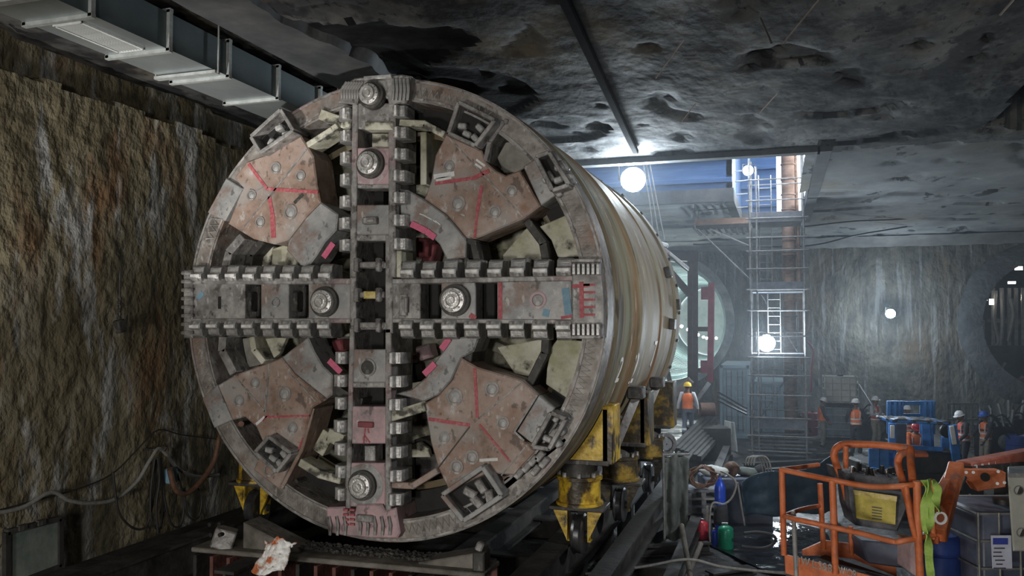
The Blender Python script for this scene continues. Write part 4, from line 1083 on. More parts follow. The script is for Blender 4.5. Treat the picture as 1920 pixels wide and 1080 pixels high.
# scaffold tower with ladders
sc = thing('scaffold_tower', 'tall galvanised scaffold tower rising through the slot in the ceiling', 'scaffold', P(1458, 850, 28.5))
SA, SB, SC_, SD = [on_z(x, 852, 0.0) for x in (1406, 1514)] + [None, None]
yb = 28.9
x0, x1 = on_y(1409, 700, yb).x, on_y(1511, 700, yb).x
y0, y1 = yb, yb + 1.7
ztop = 9.75
for x in (x0, x1):
    for y in (y0, y1):
        m = MB(); m.cyl((x, y, .02), (x, y, ztop + (.5 if x == x0 else .9)), .035, seg=8); m.build('post', M['scaf'], sc)
for x in (x0 + .22,):
    m = MB(); m.cyl((x, y0, .02), (x, y0, ztop), .03, seg=8); m.build('post', M['scaf'], sc)
lev = [0.25, .75, 1.35, 2.1, 2.75, 3.35, 4.05, 4.9, 5.6, 6.3, 6.9, 7.35, 8.0, 8.6, 9.3]
for z in lev:
    m = MB(); m.cyl((x0 - .12, y0 - .03, z), (x1 + .15, y0 - .03, z), .026, seg=6); m.build('ledger', M['scaf'], sc)
for z in lev[::2]:
    m = MB(); m.cyl((x0 - .12, y1, z + .1), (x1 + .12, y1, z + .1), .026, seg=6); m.build('ledger', M['scaf'], sc)
    for x in (x0, x1):
        m = MB(); m.cyl((x, y0 - .1, z + .05), (x, y1 + .1, z + .05), .026, seg=6); m.build('transom', M['scaf'], sc)
for z in (1.0, 3.45, 5.55, 7.9):
    m = MB(); m.box(((x0 + x1) / 2, (y0 + y1) / 2, z), (x1 - x0 - .1, y1 - y0, .05)); m.build('deck', M['board'], sc)
    if z != 3.45:
        m = MB(); m.box(((x0 + x1) / 2, y0 + .03, z + .16), (x1 - x0, .03, .3)); m.build('toe_board', M['board'], sc, bev=.005)
for (xa, xb, za, zb) in ((x0 + .15, x1 - .1, 1.0, 3.4), (x1 - .2, x0 + .3, 3.45, 5.5)):
    m = MB(); m.cyl((xa, y1 - .1, za), (xb, y1 - .1, zb), .02, seg=6); m.build('diagonal_brace', M['scaf'], sc)
for (lx, za, zb) in ((x0 + .5, .0, 3.4), (x0 + .75, 3.4, 5.5), (x0 + .5, 5.5, 9.5)):
    m = MB()
    for dx in (-.2, .2): m.cyl((lx + dx, y0 + .5, za + .03), (lx + dx, y0 + .3, zb), .02, seg=6)
    k = za + .2
    while k < zb - .1: m.cyl((lx - .2, y0 + .5 - .2 * (k - za) / (zb - za), k), (lx + .2, y0 + .5 - .2 * (k - za) / (zb - za), k), .014, seg=6); k += .28
    m.build('ladder', M['scaf'], sc)
for k in range(7):
    m = MB(); m.bar((x0 - .05 - .1 * (k % 2), y0 + .05 + .02 * k, .12 + .115 * k), (x1 + .05 + .12 * (k % 3), y0 + .05 + .02 * k, .13 + .115 * k), .2, .05); m.build('plank', M['mud_plate'] if k % 2 else M['board'], sc)
# drop pipe behind the tower
m = MB(); px_ = on_y(1481, 600, yb + 2.6).x
m.lathe((px_, yb + 2.6, .05), (0, 0, 1), [(.23, 0)] + [(r_, .25 + .55 * k + d_) for k in range(26) for r_, d_ in ((.23, 0), (.26, .02), (.26, .06), (.23, .08))] + [(.23, 13.6)], 20)
tp = m.build('drop_pipe', M['pipe_brown']); tag(tp, 'rust brown vertical pipe with collars dropping through the ceiling slot', 'pipe')
m = MB(); m.cyl((px_ + .42, yb + 2.7, 3.0), (px_ + .2, yb + 2.7, 13), .07, seg=10); tag(m.build('thin_pipe', M['pipe_brown']), 'thinner brown pipe beside the collared drop pipe', 'pipe')
# cantilevered cage platform left of the tower
cg = thing('cage_platform', 'dark slatted platform with guard rails cantilevered off the scaffold tower', 'platform', P(1350, 420, 28.5))
cx0_, cx1_ = on_y(1303, 380, yb).x, x0 - .05
for k in range(9):
    x = cx0_ + (cx1_ - cx0_) * k / 8
    m = MB(); m.bar((x, yb + .05, 7.72), (x, yb + 2.2, 7.72), .09, .06); m.build('slat', M['beam_dark'], cg)
for k in range(6):
    y = yb + .05 + 2.1 * k / 5; m = MB(); m.bar((cx0_ - .1, y, 7.8), (cx1_, y, 7.8), .06, .08); m.build('joist', M['beam_dark'], cg)
m = MB(); m.box(((cx0_ + cx1_) / 2, yb, 7.95), (cx1_ - cx0_, .06, .2)); m.build('edge_board', M['pipe_brown'], cg)
for z in (8.35, 8.8, 9.25, 9.6):
    m = MB(); m.cyl((cx0_ - (.0 if z < 9 else -.05), yb, z), (cx1_, yb, z + .05), .022, seg=6); m.build('guard_rail', M['scaf'], cg)
for x in (cx0_, cx0_ + .05):
    m = MB(); m.cyl((x, yb, 7.7), (x, yb + (.0 if x == cx0_ else 2.1), 9.5), .022, seg=6); m.build('guard_post', M['scaf'], cg)
for k, (a, b) in enumerate((((cx0_ + .1, 7.7), (cx1_, 6.0)), ((cx0_ + .5, 7.7), (cx1_, 7.1)))):
    m = MB(); m.cyl((a[0], yb, a[1]), (b[0], yb, b[1]), .025, seg=6); m.build('brace', M['scaf'], cg)
m = MB(); m.bar(P(1300, 512 - 55, 28.6), P(1720, 453, 28.6), .0, .0) if False else None
# cables that hang from the shaft by the large lamp
for k, (dx, lab) in enumerate(((0, 'left one of three hoist ropes below the large flood lamp'), (10, 'middle one of three hoist ropes below the large flood lamp'), (20, 'right one of three hoist ropes below the large flood lamp'))):
    m = MB(); m.tube([P(1205 + dx * .6, 300, 22.5), P(1218 + dx * .7, 380, 22.5), P(1226 + dx, 450, 22.5)], .018, 6); tag(m.build('hoist_rope', M['scaf']), lab, 'rope', 'hoist ropes')
hk = thing('hanging_hoist_block', 'steel hoist block where the ropes meet above the shield tail', 'hoist block', P(1236, 455, 22.5))
m = MB(); m.box(P(1236, 456, 22.5), (.5, .2, .12), RY(.35)); m.build('block_body', M['grey_plate'], hk, bev=.02)
m = MB(); m.bar(P(1222, 450, 22.5), P(1290, 505, 23.5), .1, .12); m.build('block_arm', M['grey_plate'], hk, bev=.02)

# red and brown reaction frame in front of the tunnel eye
M['frame_brown'] = plain('brown_steel_column', (.12, .085, .075), .6, .1, .25, 3)
M['frame_red'] = plain('crimson_paint', (.34, .055, .085), .5, .05, .3, 2.5)
rf = thing('reaction_frame', 'brown and crimson steel frame standing before the left tunnel eye', 'steel frame', P(1300, 720, 36))
yr = 36.5
def fpt(px, py): return on_y(px, py, yr)
for px in (1294, 1304):
    m = MB(); m.bar(fpt(px, 470), fpt(px, 728), .2, .26, up=Y); m.build('column', M['frame_brown'], rf)
m = MB(); m.bar(fpt(1236, 478), fpt(1310, 482), .5, .42); m.build('top_beam', M['frame_brown'], rf)
m = MB(); m.bar(fpt(1240, 490), fpt(1296, 555), .22, .3); m.build('knee_brace', M['frame_brown'], rf)
for y_ in (617, 694): 
    m = MB(); m.bar(fpt(1290, y_), fpt(1335, y_), .2, .2); m.build('cross_tie', M['frame_brown'], rf)
m = MB(); m.bar(fpt(1334, 530), fpt(1332, 715), .25, .3, up=Y); m.build('red_column', M['frame_red'], rf)
for a, b in (((1318, 545), (1334, 555)), ((1316, 685), (1334, 690))):
    m = MB(); m.box(fpt((a[0] + b[0]) / 2, (a[1] + b[1]) / 2), (.5, .25, .55)); m.build('red_bracket', M['frame_red'], rf)
m = MB(); m.cyl(fpt(1250, 690), fpt(1262, 740), .1, seg=8); m.build('raking_foot', M['frame_brown'], rf)
m = MB(); m.bar(on_y(1240, 765, 30.5), on_y(1296, 712, 30.5), .3, .26); t = m.build('raking_prop', M['frame_brown'], bev=.02); tag(t, 'brown raking prop sloping up toward the reaction frame', 'prop')
m = MB(); m.bar(on_y(1300, 760, 31.5), on_y(1330, 718, 31.5), .16, .16); t = m.build('raking_prop', M['grey_plate'], bev=.02); tag(t, 'short grey prop leaning right behind the man in the yellow helmet', 'prop')
# lights inside the left tunnel
for k, (px, py) in enumerate(((1262, 610), (1278, 612), (1290, 618), (1309, 628), (1319, 632), (1325, 634), (1343, 634), (1356, 681))):
    p = P(px, py, 47 + k * 1.5 if k < 7 else 40.8)
    t = thing('tunnel_lamp', 'small white lamp number %s from the mouth along the left tunnel lining' % ('one two three four five six seven eight'.split()[k]) if k < 7 else 'small white lamp at the foot of the seal ring', 'lamp', p, 'small lamps of the left tunnel')
    m = MB(); m.ball(p, .09, 10, 6); m.build('bulb', emis('small_lamp_%d' % k, (.95, 1, 1), 25), t)
    m = MB(); m.box(p + V((0, .14, 0)), (.18, .06, .18)); m.build('bulb_base', M['lamp_body'], t)

# containers
M['container'] = mat('pale_blue_container', [(.22, .31, .36), (.31, .41, .46), (.4, .49, .53)], scale=1.2, rough=.55, bump=.15)
def container(px0, px1, ptop, y, depth, label, mm):
    a = on_y(px0, ptop, y); b = on_y(px1, ptop, y); z1_ = a.z; w_ = b.x - a.x
    t = thing('container', label, 'container', ((a.x + b.x) / 2, y, 0))
    m = MB(); m.box(((a.x + b.x) / 2, y + depth / 2 + .05, z1_ / 2 + .02), (w_ - .06, depth - .1, z1_ - .06)); m.build('body', M[mm], t)
    for x in (a.x + .06, b.x - .06):
        m = MB(); m.box((x, y + .02, z1_ / 2), (.12, .12, z1_)); m.build('corner_post', M[mm], t, bev=.01)
    for z in (.08, z1_ - .07):
        m = MB(); m.box(((a.x + b.x) / 2, y + .02, z), (w_, .12, .14)); m.build('end_rail', M[mm], t, bev=.01)
    for s in (0, 1):
        xa = a.x + .14 + s * (w_ - .28) / 2; wd = (w_ - .28) / 2 - .02
        m = MB(); m.box((xa + wd / 2, y + .05, z1_ / 2), (wd, .05, z1_ - .3)); d = m.build('door', M[mm], t)
        for k in range(5):
            m = MB(); m.box((xa + wd / 2, y + .01, .45 + k * (z1_ - .8) / 4), (wd * .8, .05, .22)); m.build('door_rib', M[mm], d, bev=.01)
        for q in (.3, .75):
            m = MB(); m.cyl((xa + wd * q, y - .03, .25), (xa + wd * q, y - .03, z1_ - .2), .02, seg=6); m.build('lock_bar', M['scaf'], d)
    return t
container(1349, 1405, 684, 33.5, 4, 'pale blue steel container left of the scaffold tower', 'container')
container(1412, 1470, 715, 34.5, 3, 'pale blue steel container standing behind the scaffold tower', 'container')

# caged water tanks
M['ibc'] = mat('tank_plastic', [(.38, .4, .37), (.5, .52, .48), (.6, .61, .57)], scale=2, rough=.4, bump=.05)
M['ibc_cage'] = plain('tank_cage_tube', (.5, .5, .46), .4, .5, .15, 8)
def ibc(c, w_, d_, h, label, mm, rz=0.0, n=5, cage='ibc_cage'):
    t = thing('caged_tank', label, 'tank', c)
    m = MB(); m.box(V(c) + V((0, 0, .14 + (h - .14) / 2)), (w_ - .08, d_ - .08, h - .16)); tk = m.build('tank', M[mm], t, bev=.06)
    m = MB(); m.cyl(V(c) + V((0, 0, h - .02)), V(c) + V((0, 0, h + .05)), .12); m.build('cap', M['lamp_body'], tk)
    m = MB()
    for z in (.02, .12): m.box(V(c) + V((0, 0, z + .01)), (w_, d_, .03))
    for x in (-.45, 0, .45): m.box(V(c) + V((x * w_, 0, .07)), (.1, d_, .1))
    m.build('pallet', M['beam_dark'], t)
    for k in range(n):
        z = .16 + (h - .18) * k / (n - 1)
        m = MB(); x_, y_ = w_ / 2, d_ / 2; q = V(c) + V((0, 0, z))
        m.tube([q + V((-x_, -y_, 0)), q + V((x_, -y_, 0)), q + V((x_, y_, 0)), q + V((-x_, y_, 0)), q + V((-x_, -y_ + .001, 0))], .016, 6); m.build('cage_bar', M[cage], t)
    for k in range(n):
        x = -w_ / 2 + w_ * k / (n - 1)
        for s in (-1, 1):
            m = MB(); m.cyl(V(c) + V((x, s * (d_ / 2 + .02), .14)), V(c) + V((x, s * (d_ / 2 + .02), h)), .014, seg=6); m.build('cage_bar', M[cage], t)
    t.rotation_euler.z = rz
    return t
p = on_z(1577, 824, 0)
ibc((p.x, p.y, 0), 1.25, 1.0, 1.27, 'lower grey green caged tank behind the standing worker', 'steel_blue')
ibc((p.x, p.y, 1.30), 1.22, 1.0, 1.15, 'upper pale caged tank stacked by the far wall', 'ibc')
# machinery heap on the far right
M['pipes'] = plain('grey_pipe', (.2, .2, .19), .5, .2, .3, 5)
def rack(px0, px1, ptop, f, label, nx_=6):
    a = P(px0, ptop, f); b = P(px1, ptop, f)
    t = thing('pipe_rack', label, 'rack', ((a.x + b.x) / 2, (a.y + b.y) / 2, 0))
    for k in range(nx_):
        q = a.lerp(b, k / (nx_ - 1)); m = MB(); m.cyl((q.x, q.y, .0), (q.x, q.y, a.z), .045, seg=8); m.build('rack_post', M['pipes'], t)
    for z in (a.z, a.z * .6, a.z * .3):
        m = MB(); m.bar((a.x, a.y, z), (b.x, b.y, z), .09, .07); m.build('rack_rail', M['pipes'], t)
rack(1776, 1832, 757, 31, 'grey steel rack of posts by the dark far wall')
def machine(px0, px1, ptop, f, label, seed):
    r2 = random.Random(seed); a = P(px0, ptop, f); b = P(px1, ptop, f)
    t = thing('pump_unit', label, 'machine', ((a.x + b.x) / 2, (a.y + b.y) / 2, 0)); c = (a + b) / 2; w_ = (b - a).length; h = a.z
    R = RZ(YAW)
    m = MB(); m.box((c.x, c.y + .4, h * .32), (w_ * .9, .9, h * .6), R); m.build('housing', M['beam_dark'], t, bev=.03)
    m = MB(); m.box((c.x, c.y + .4, h * .66), (w_ * .7, .7, .08), R); m.build('top_plate', M['dark_concrete'], t)
    for k in range(5):
        q = a.lerp(b, (k + .5) / 5); m = MB(); m.cyl((q.x, q.y, h * .6), (q.x + r2.uniform(-.2, .2), q.y + .2, h * r2.uniform(.8, 1.02)), r2.uniform(.03, .07), seg=8); m.build('pipe', M['pipes'], t)
    for k in range(3):
        q = a.lerp(b, r2.uniform(.1, .9)); z = h * r2.uniform(.3, .7)
        m = MB(); m.tube(spline([(q.x - .4, q.y - .3, z), (q.x, q.y - .45, z + r2.uniform(.2, .6)), (q.x + .5, q.y - .35, z - .2)], 5), .03, 6); m.build('hose', M['cable_dark'], t)
    m = MB(); q = a.lerp(b, .7); m.lathe((q.x, q.y - .1, h * .35), -FLAT, [(.25, 0), (.25, .2), (.1, .24)], 18); m.build('motor', M['pipes'], t)
machine(1840, 1900, 760, 27, 'dark pump unit with pipes behind the worker in the blue helmet', 3)
machine(1880, 1990, 748, 29, 'larger dark machine with hoses at the right edge by the far wall', 5)
machine(1600, 1660, 755, 32, 'dark compressor with pipes behind the group of workers', 9)
machine(1470, 1512, 770, 33.5, 'dark grey machine standing behind the foot of the scaffold tower', 14)
for px, py, f, r_, h_, lab, mm in ((1908, 868, 26, .35, .9, 'blue plastic drum at the right edge among dark machines', 'drum_blue'), (1519, 815, 31.5, .3, .9, 'dark red drum between scaffold tower and worker', 'frame_red')):
    M.setdefault('drum_blue', plain('blue_drum_plastic', (.04, .08, .3), .4, 0, .25, 3))
    q = on_z(px, py, 0); m = MB(); m.lathe((q.x, q.y, 0), (0, 0, 1), [(r_ - .02, 0), (r_, .03), (r_, h_ * .33), (r_ + .02, h_ * .35), (r_, h_ * .37), (r_, h_ * .66), (r_ + .02, h_ * .68), (r_, h_ * .7), (r_, h_ - .03), (r_ - .03, h_)], 24)
    t = thing('drum', lab, 'drum', (q.x, q.y, 0)); m.build('drum_body', M[mm], t); m = MB(); m.cyl((q.x + .1, q.y, h_), (q.x + .1, q.y, h_ + .04), .05, seg=10); m.build('bung', M['lamp_body'], t)
# long pole leaning at the far wall
m = MB(); m.cyl(P(1600, 705, 36), P(1648, 782, 29.5), .035, seg=8); tag(m.build('long_pole', M['scaf']), 'long pale pole slanting down to the group of workers', 'pole')
# red cable pipe on the far wall
cable('wall_pipe', 'red brown hose hanging down the far wall right of the scaffold', [P(1512, 640, 35), P(1524, 655, 35), P(1522, 690, 35), P(1520, 735, 35)], .05, 'frame_red', 'hose')
cable('ceiling_cable', 'dark cable strung across the far ceiling from the scaffold to the right', [P(1508, 425, 30), P(1600, 415, 31), P(1700, 410, 32), P(1840, 395, 33)], .03, 'cable_dark')
cable('ceiling_cable', 'second dark cable strung below the first across the far ceiling', [P(1300, 458, 33), P(1500, 462, 33), P(1610, 440, 33), P(1700, 425, 34)], .03, 'cable_dark')
M['pipes_dark'] = plain('rusty_bar', (.15, .13, .115), .7, 0, .3, 5)
# rods poking out of the ceiling
for k, (a, b, f, lab) in enumerate((((1535, 0), (1468, 82), 9.0, 'long thin bar hanging out of the ceiling top centre right'), ((1281, 76), (1229, 147), 11.5, 'thin bar poking down from the ceiling above the shield'), ((1304, 195), (1276, 230), 14.5, 'short bar poking down from the ceiling near the shaft edge'), ((1457, 175), (1422, 214), 13.5, 'short bar poking from a dark ledge of the ceiling'), ((1900, 0), (1875, 28), 9, 'thin bar at the top right corner of the ceiling'), ((1425, 33), (1447, 82), 9.5, 'dark bar crossing the long bar in the ceiling'))):
    m = MB(); pa = P(*a, f); pb = P(*b, f); m.cyl(pa, pb, .011 if k < 4 else .014, seg=6); tag(m.build('ceiling_bar', M['pipes_dark'] if k != 5 else M['cable_dark']), lab, 'bar', 'bars poking from the ceiling')

# second tunnel: back-up gantry with lamps
gt = thing('backup_gantry', 'dark trailing gantry with ladder, pipes and lamps inside the right tunnel eye', 'gantry', (P2C.x, YW + 2, P2C.z - 2.6))
def g(px, py, dy=1.0): return on_y(px, py, YW + dy)
m = MB(); m.bar(g(1838, 655), g(1990, 655), .8, .35); m.build('deck_beam', M['beam_dark'], gt)
m = MB(); m.bar(g(1850, 600, 2), g(2000, 610, 2), .4, .2); m.build('upper_beam', M['beam_dark'], gt)
for px in (1862, 1892, 1905, 1918):
    m = MB(); m.bar(g(px, 540), g(px, 650), .14, .14, up=Y); m.build('gantry_post', M['pipes'], gt)
ld = MB()
for px in (1832, 1845): ld.cyl(g(px, 600, .2), g(px, 645, .2), .03, seg=6)
for k in range(6): ld.cyl(g(1832, 601 + 8 * k, .2), g(1845, 601 + 8 * k, .2), .025, seg=6)
ld.build('ladder', M['ibc_cage'], gt)
for k, pts in enumerate(([(1866, 545), (1864, 600), (1872, 640), (1858, 652)], [(1878, 540), (1880, 600), (1876, 650)], [(1895, 560), (1900, 590), (1890, 640)])):
    m = MB(); m.tube(spline([g(x, y, .8) for x, y in pts], 6), .09, 8); m.build('hose', M['pipes'], gt)
for k, (x, y, w_, h_, c_) in enumerate(((1844, 560, .3, .16, 1), (1842, 570, .22, .14, .7), (1859, 566, .16, .26, 1), (1910, 503, .3, .16, 1), (1897, 530, .3, .1, 1), (1838, 652, .26, .16, 1))):
    m = MB(); m.box(g(x, y, .4), (w_, .1, h_)); m.build('lamp', emis('gantry_lamp_%d' % k, (1, .95, .85), 7 * c_), gt, smooth=0)
for k, (a, b) in enumerate((((1872, 700), (1885, 680)), ((1880, 712), (1985, 712)), ((1868, 690), (1880, 730)), ((1895, 725), (1918, 705)), ((1890, 735), (1925, 722)))):
    m = MB(); m.bar(g(*a, .5), g(*b, .5), .1, .1); m.build('lower_brace', M['frame_red'] if k == 1 else M['pipes'], gt)
# ---------------------------------------------------------------- people
M['skin'] = mat('skin', [(.16, .085, .055), (.22, .12, .08), (.27, .15, .10)], scale=8, rough=.55, bump=.05)
M['vest'] = mat('orange_vest', [(.75, .13, .03), (.9, .2, .05), (1.0, .27, .08)], scale=6, rough=.7, bump=.2)
M['vest_red'] = mat('red_orange_vest', [(.5, .06, .03), (.66, .09, .05), (.75, .13, .08)], scale=6, rough=.7, bump=.2)
M['reflect'] = plain('reflective_tape', (.75, .75, .74), .35, .1, .1, 12)
M['jeans'] = plain('blue_grey_trousers', (.13, .15, .19), .8, 0, .3, 9)
M['khaki'] = plain('khaki_trousers', (.3, .26, .2), .8, 0, .25, 9)
M['dark_cloth'] = plain('dark_cloth', (.035, .035, .04), .85, 0, .3, 9)
M['white_cloth'] = plain('pale_shirt', (.5, .5, .5), .8, 0, .15, 9)
M['helmet_w'] = plain('white_helmet', (.75, .75, .74), .3, 0, .06, 6)
M['helmet_y'] = plain('yellow_helmet', (.85, .55, .04), .3, 0, .08, 6)
M['helmet_b'] = plain('blue_helmet', (.04, .13, .5), .3, 0, .1, 6)
M['helmet_r'] = plain('red_helmet', (.5, .03, .03), .3, 0, .1, 6)
M['hair'] = plain('black_hair', (.012, .01, .009), .6, 0, .3, 20)
M['boot'] = plain('dark_boot', (.03, .026, .022), .6, 0, .3, 10)
M['eye'] = plain('eye_dark', (.02, .015, .012), .2, 0, .1, 10)

def person(label, loc, face_dir, helmet='helmet_w', vest='vest', top='dark_cloth', trousers='khaki',
           feet=((-.11, .03), (.11, -.03)), hands=((-.27, .06, .80), (.27, .06, .80)), lean=0.0, headturn=0.0, nod=0.0, crouch=0.0,
           bands=True, cuffs=False, scale=1.0, holds=''):
    """local frame: x right, y forward, z up"""
    root = thing('person', label, 'person', (0, 0, 0))
    hipz = .93 - crouch
    lr = RX(-lean)
    hip = V((0, 0, hipz))
    def T(x, y, z):      # torso point, z above the hip
        return hip + lr @ V((x, y, z))
    sh = [T(-.19, 0, .49), T(.19, 0, .49)]
    hips = [V((-.09, 0, hipz)), V((.09, 0, hipz))]
    ank = [V((feet[i][0], feet[i][1], .09)) for i in (0, 1)]
    def mid(a, b, l1, l2, hint):
        d = b - a; L = min(d.length, l1 + l2 - .002); x = (l1 * l1 - l2 * l2 + L * L) / (2 * L); h = math.sqrt(max(0, l1 * l1 - x * x))
        dn = d.normalized(); hv = V(hint); hv = (hv - dn * hv.dot(dn)).normalized(); return a + dn * x + hv * h
    knees = [mid(hips[i], ank[i], .43, .42, (0, 1, 0)) for i in (0, 1)]
    wr = [V(hands[i]) for i in (0, 1)]
    for i in (0, 1):
        d = wr[i] - sh[i]
        if d.length > .555: wr[i] = sh[i] + d.normalized() * .555
    elb = [mid(sh[i], wr[i], .29, .27, ((-.6, -.8, -.3) if i == 0 else (.6, -.8, -.3))) for i in (0, 1)]
    # ---- body: one remeshed surface
    b = MB()
    torso = [(0, -.05, .15, .11), (0, .03, .155, .115), (.0, .16, .14, .1), (0.01, .3, .165, .115), (.005, .42, .18, .11), (0, .49, .15, .09), (0, .53, .075, .07)]
    b.loft([(T(0, y, z), rx, ry, lr) for y, z, rx, ry in torso], 16)
    hr = lr @ RZ(headturn) @ RX(-nod)
    neck = T(0, .0, .5); hc = T(0, .02, .71) if abs(nod) < .2 else T(0, .05, .69)
    b.tube([neck, T(0, .01, .6), hc + hr @ V((0, -.02, -.04))], [.06, .055, .055], 12)
    b.ball(hc, (.075, .095, .115), 16, 12, hr)
    b.ball(hc + hr @ V((0, .035, -.06)), (.055, .06, .055), 12, 8, hr)      # jaw
    b.tube([hc + hr @ V((0, .085, .01)), hc + hr @ V((0, .115, -.03)), hc + hr @ V((0, .085, -.035))], [.009, .016, .012], 8)
    b.tube([hc + hr @ V((-.024, .094, -.062)), hc + hr @ V((.024, .094, -.062))], [.008, .008], 6)   # lips
    b.tube([hc + hr @ V((-.045, .082, .025)), hc + hr @ V((.045, .082, .025))], [.011, .011], 6)     # brow
    for s in (-1, 1): b.ball(hc + hr @ V((s * .077, -.005, -.01)), (.012, .022, .032), 8, 6, hr)
    for i in (0, 1):
        b.tube([hips[i] + V((0, 0, .03)), hips[i].lerp(knees[i], .4), knees[i], knees[i].lerp(ank[i], .35), ank[i]], [.092, .08, .058, .058, .04], 12)
        b.tube([ank[i] + V((0, -.04, -.04)), ank[i] + V((0, .06, -.05)), ank[i] + V((0, .15, -.065))], [.042, .045, .03], 10)
        b.tube([sh[i] + (sh[1 - i] - sh[i]) * .12, sh[i], sh[i].lerp(elb[i], .5), elb[i], elb[i].lerp(wr[i], .3), wr[i]], [.06, .06, .047, .04, .041, .027], 12)
        # hand: palm, four fingers of unequal length, thumb off the side
        fd = (wr[i] - elb[i]).normalized(); side = V((-1, 0, 0)) if i == 0 else V((1, 0, 0))
        fwdv = V((0, 1, 0)) - fd * fd.y
        if fwdv.length < .1: fwdv = V((0, 0, 1)) - fd * fd.z
        fwdv.normalize(); nrm = fd.cross(fwdv).normalized()          # palm normal
        if nrm.dot(side) > 0: nrm = -nrm
        pc = wr[i] + fd * .05
        Rm = Matrix((fwdv, nrm, fd)).transposed()
        b.ball(pc, (.04, .018, .055), 10, 8, Rm)
        for k, (o_, L_) in enumerate(((.03, .072), (.011, .082), (-.009, .076), (-.028, .06))):
            p0 = wr[i] + fd * .085 + fwdv * o_
            p1 = p0 + fd * L_ * .5 + nrm * .008; p2 = p1 + fd * L_ * .3 + nrm * .022; p3 = p2 + fd * L_ * .1 + nrm * .024
            b.tube([p0, p1, p2, p3], [.0095, .009, .0085, .007], 8)
        t0 = wr[i] + fd * .035 + fwdv * .032
        b.tube([t0, t0 + fd * .03 + fwdv * .03 + nrm * .01, t0 + fd * .06 + fwdv * .034 + nrm * .022], [.012, .0105, .008], 8)
    body = b.build('body', M['skin'], root, smooth=0)
    r = body.modifiers.new('one_surface', 'REMESH'); r.mode = 'VOXEL'; r.voxel_size = .0085; r.use_smooth_shade = True
    dg = bpy.context.evaluated_depsgraph_get(); me = bpy.data.meshes.new_from_object(body.evaluated_get(dg)); old = body.data
    body.modifiers.clear(); body.data = me; bpy.data.meshes.remove(old)
    for s in (-1, 1):
        q = MB(); q.ball(hc + hr @ V((s * .03, .083, .006)), (.012, .008, .007), 8, 6, hr); q.build('eye', M['eye'], body)
    q = MB(); q.ball(hc + hr @ V((0, -.012, .02)), (.081, .095, .1), 14, 10, hr)
    q.v = [p if (hr.transposed() @ (p - hc)).y < .035 else hc + hr @ V(((hr.transposed() @ (p - hc)).x * .9, .03, (hr.transposed() @ (p - hc)).z)) for p in q.v]
    q.build('hair', M['hair'], root)
    # ---- clothes
    q = MB(); q.loft([(T(0, y * .9, z), rx + .012, ry + .012, lr) for y, z, rx, ry in torso[1:6]] + [(T(0, 0, .515), .1, .082, lr)], 16)
    for i in (0, 1): 
        e2 = elb[i].lerp(wr[i], .78 if top != 'skin' else .1)
        q.tube([sh[i] + (sh[1 - i] - sh[i]) * .15, sh[i], sh[i].lerp(elb[i], .5), elb[i], e2], [.07, .075, .062, .055, .043], 12)
    q.build('shirt', M[top], root, smooth=1.2)
    q = MB(); q.loft([(hip + V((0, 0, -.09)), .165, .125), (hip + V((0, 0, .0)), .168, .128), (T(0, 0, .09), .158, .118, lr)], 16)
    for i in (0, 1): q.tube([hips[i] + V((0, 0, .0)), hips[i].lerp(knees[i], .4), knees[i], knees[i].lerp(ank[i], .4), ank[i] + V((0, 0, .0))], [.105, .095, .075, .075, .07], 14)
    tr = q.build('trousers', M[trousers], root, smooth=1.2)
    if cuffs:
        for i in (0, 1):
            c = knees[i].lerp(ank[i], .55); d = (ank[i] - knees[i]).normalized() * .035
            q = MB(); q.tube([c - d, c + d], [.079, .079], 14); q.build('reflective_band', M['reflect'], tr)
    for i in (0, 1):
        q = MB(); q.tube([ank[i] + V((0, -.045, -.045)), ank[i] + V((0, .06, -.045)), ank[i] + V((0, .16, -.058))], [.044, .048, .034], 12)
        q.tube([ank[i] + V((0, -.01, -.05)), ank[i] + V((0, -.01, .1))], [.055, .062], 12); q.build('boot', M['boot'], root)
    # vest: open-sided shell a little bigger than the shirt, with arm holes at the shoulder
    seg = 20
    q = MB(); q.loft([(T(0, 0, z), rx, ry, lr) for z, rx, ry in ((.02, .178, .138), (.12, .17, .128), (.24, .172, .128), (.34, .186, .134), (.42, .186, .128), (.49, .155, .105), (.515, .105, .085))], seg)
    ve = q.build('vest', M[vest], root, smooth=1.2)
    if bands:
        for z, rx, ry in ((.06, .179, .138), (.2, .177, .132)):
            q = MB(); q.loft([(T(0, 0, z - .025), rx, ry, lr), (T(0, 0, z + .025), rx, ry, lr)], seg); q.build('reflective_band', M['reflect'], ve)
        for s in (-1, 1):
            for sy in (-1, 1):
                q = MB(); q.tube([T(s * .09, sy * .126, .22), T(s * .1, sy * .132, .36), T(s * .1, sy * .115, .46)], .014, 6); q.build('reflective_band', M['reflect'], ve)
    # helmet
    q = MB(); prof = [(.128, .0), (.124, .045), (.108, .085), (.075, .118), (.035, .132), (.0, .135)]
    up = hr @ V((0, 0, 1)); base = hc + hr @ V((0, -.005, .035))
    q.lathe(base, up, prof, 24, False)
    q.lathe(base, up, [(.128, .0), (.14, -.006), (.14, .004), (.128, .012)], 24, False)
    q.prism([base + hr @ V((x, y, .0)) for x, y in ((-.11, .075), (-.075, .16), (0, .185), (.075, .16), (.11, .075))], up * .012)
    for k in (-1, 0, 1): q.tube([base + hr @ V((k * .03, -.105, .06)), base + hr @ V((k * .03, 0, .137)), base + hr @ V((k * .03, .1, .07))], .008, 6)
    he = q.build('helmet', M[helmet], root, smooth=.9)
    q = MB()
    for s in (-1, 1): q.tube([base + hr @ V((s * .1, .02, -.01)), hc + hr @ V((s * .075, .03, -.07)), hc + hr @ V((0, .05, -.125))], .005, 6)
    q.build('chin_strap', M['dark_cloth'], he)
    root.location = loc; root.scale = (scale,) * 3
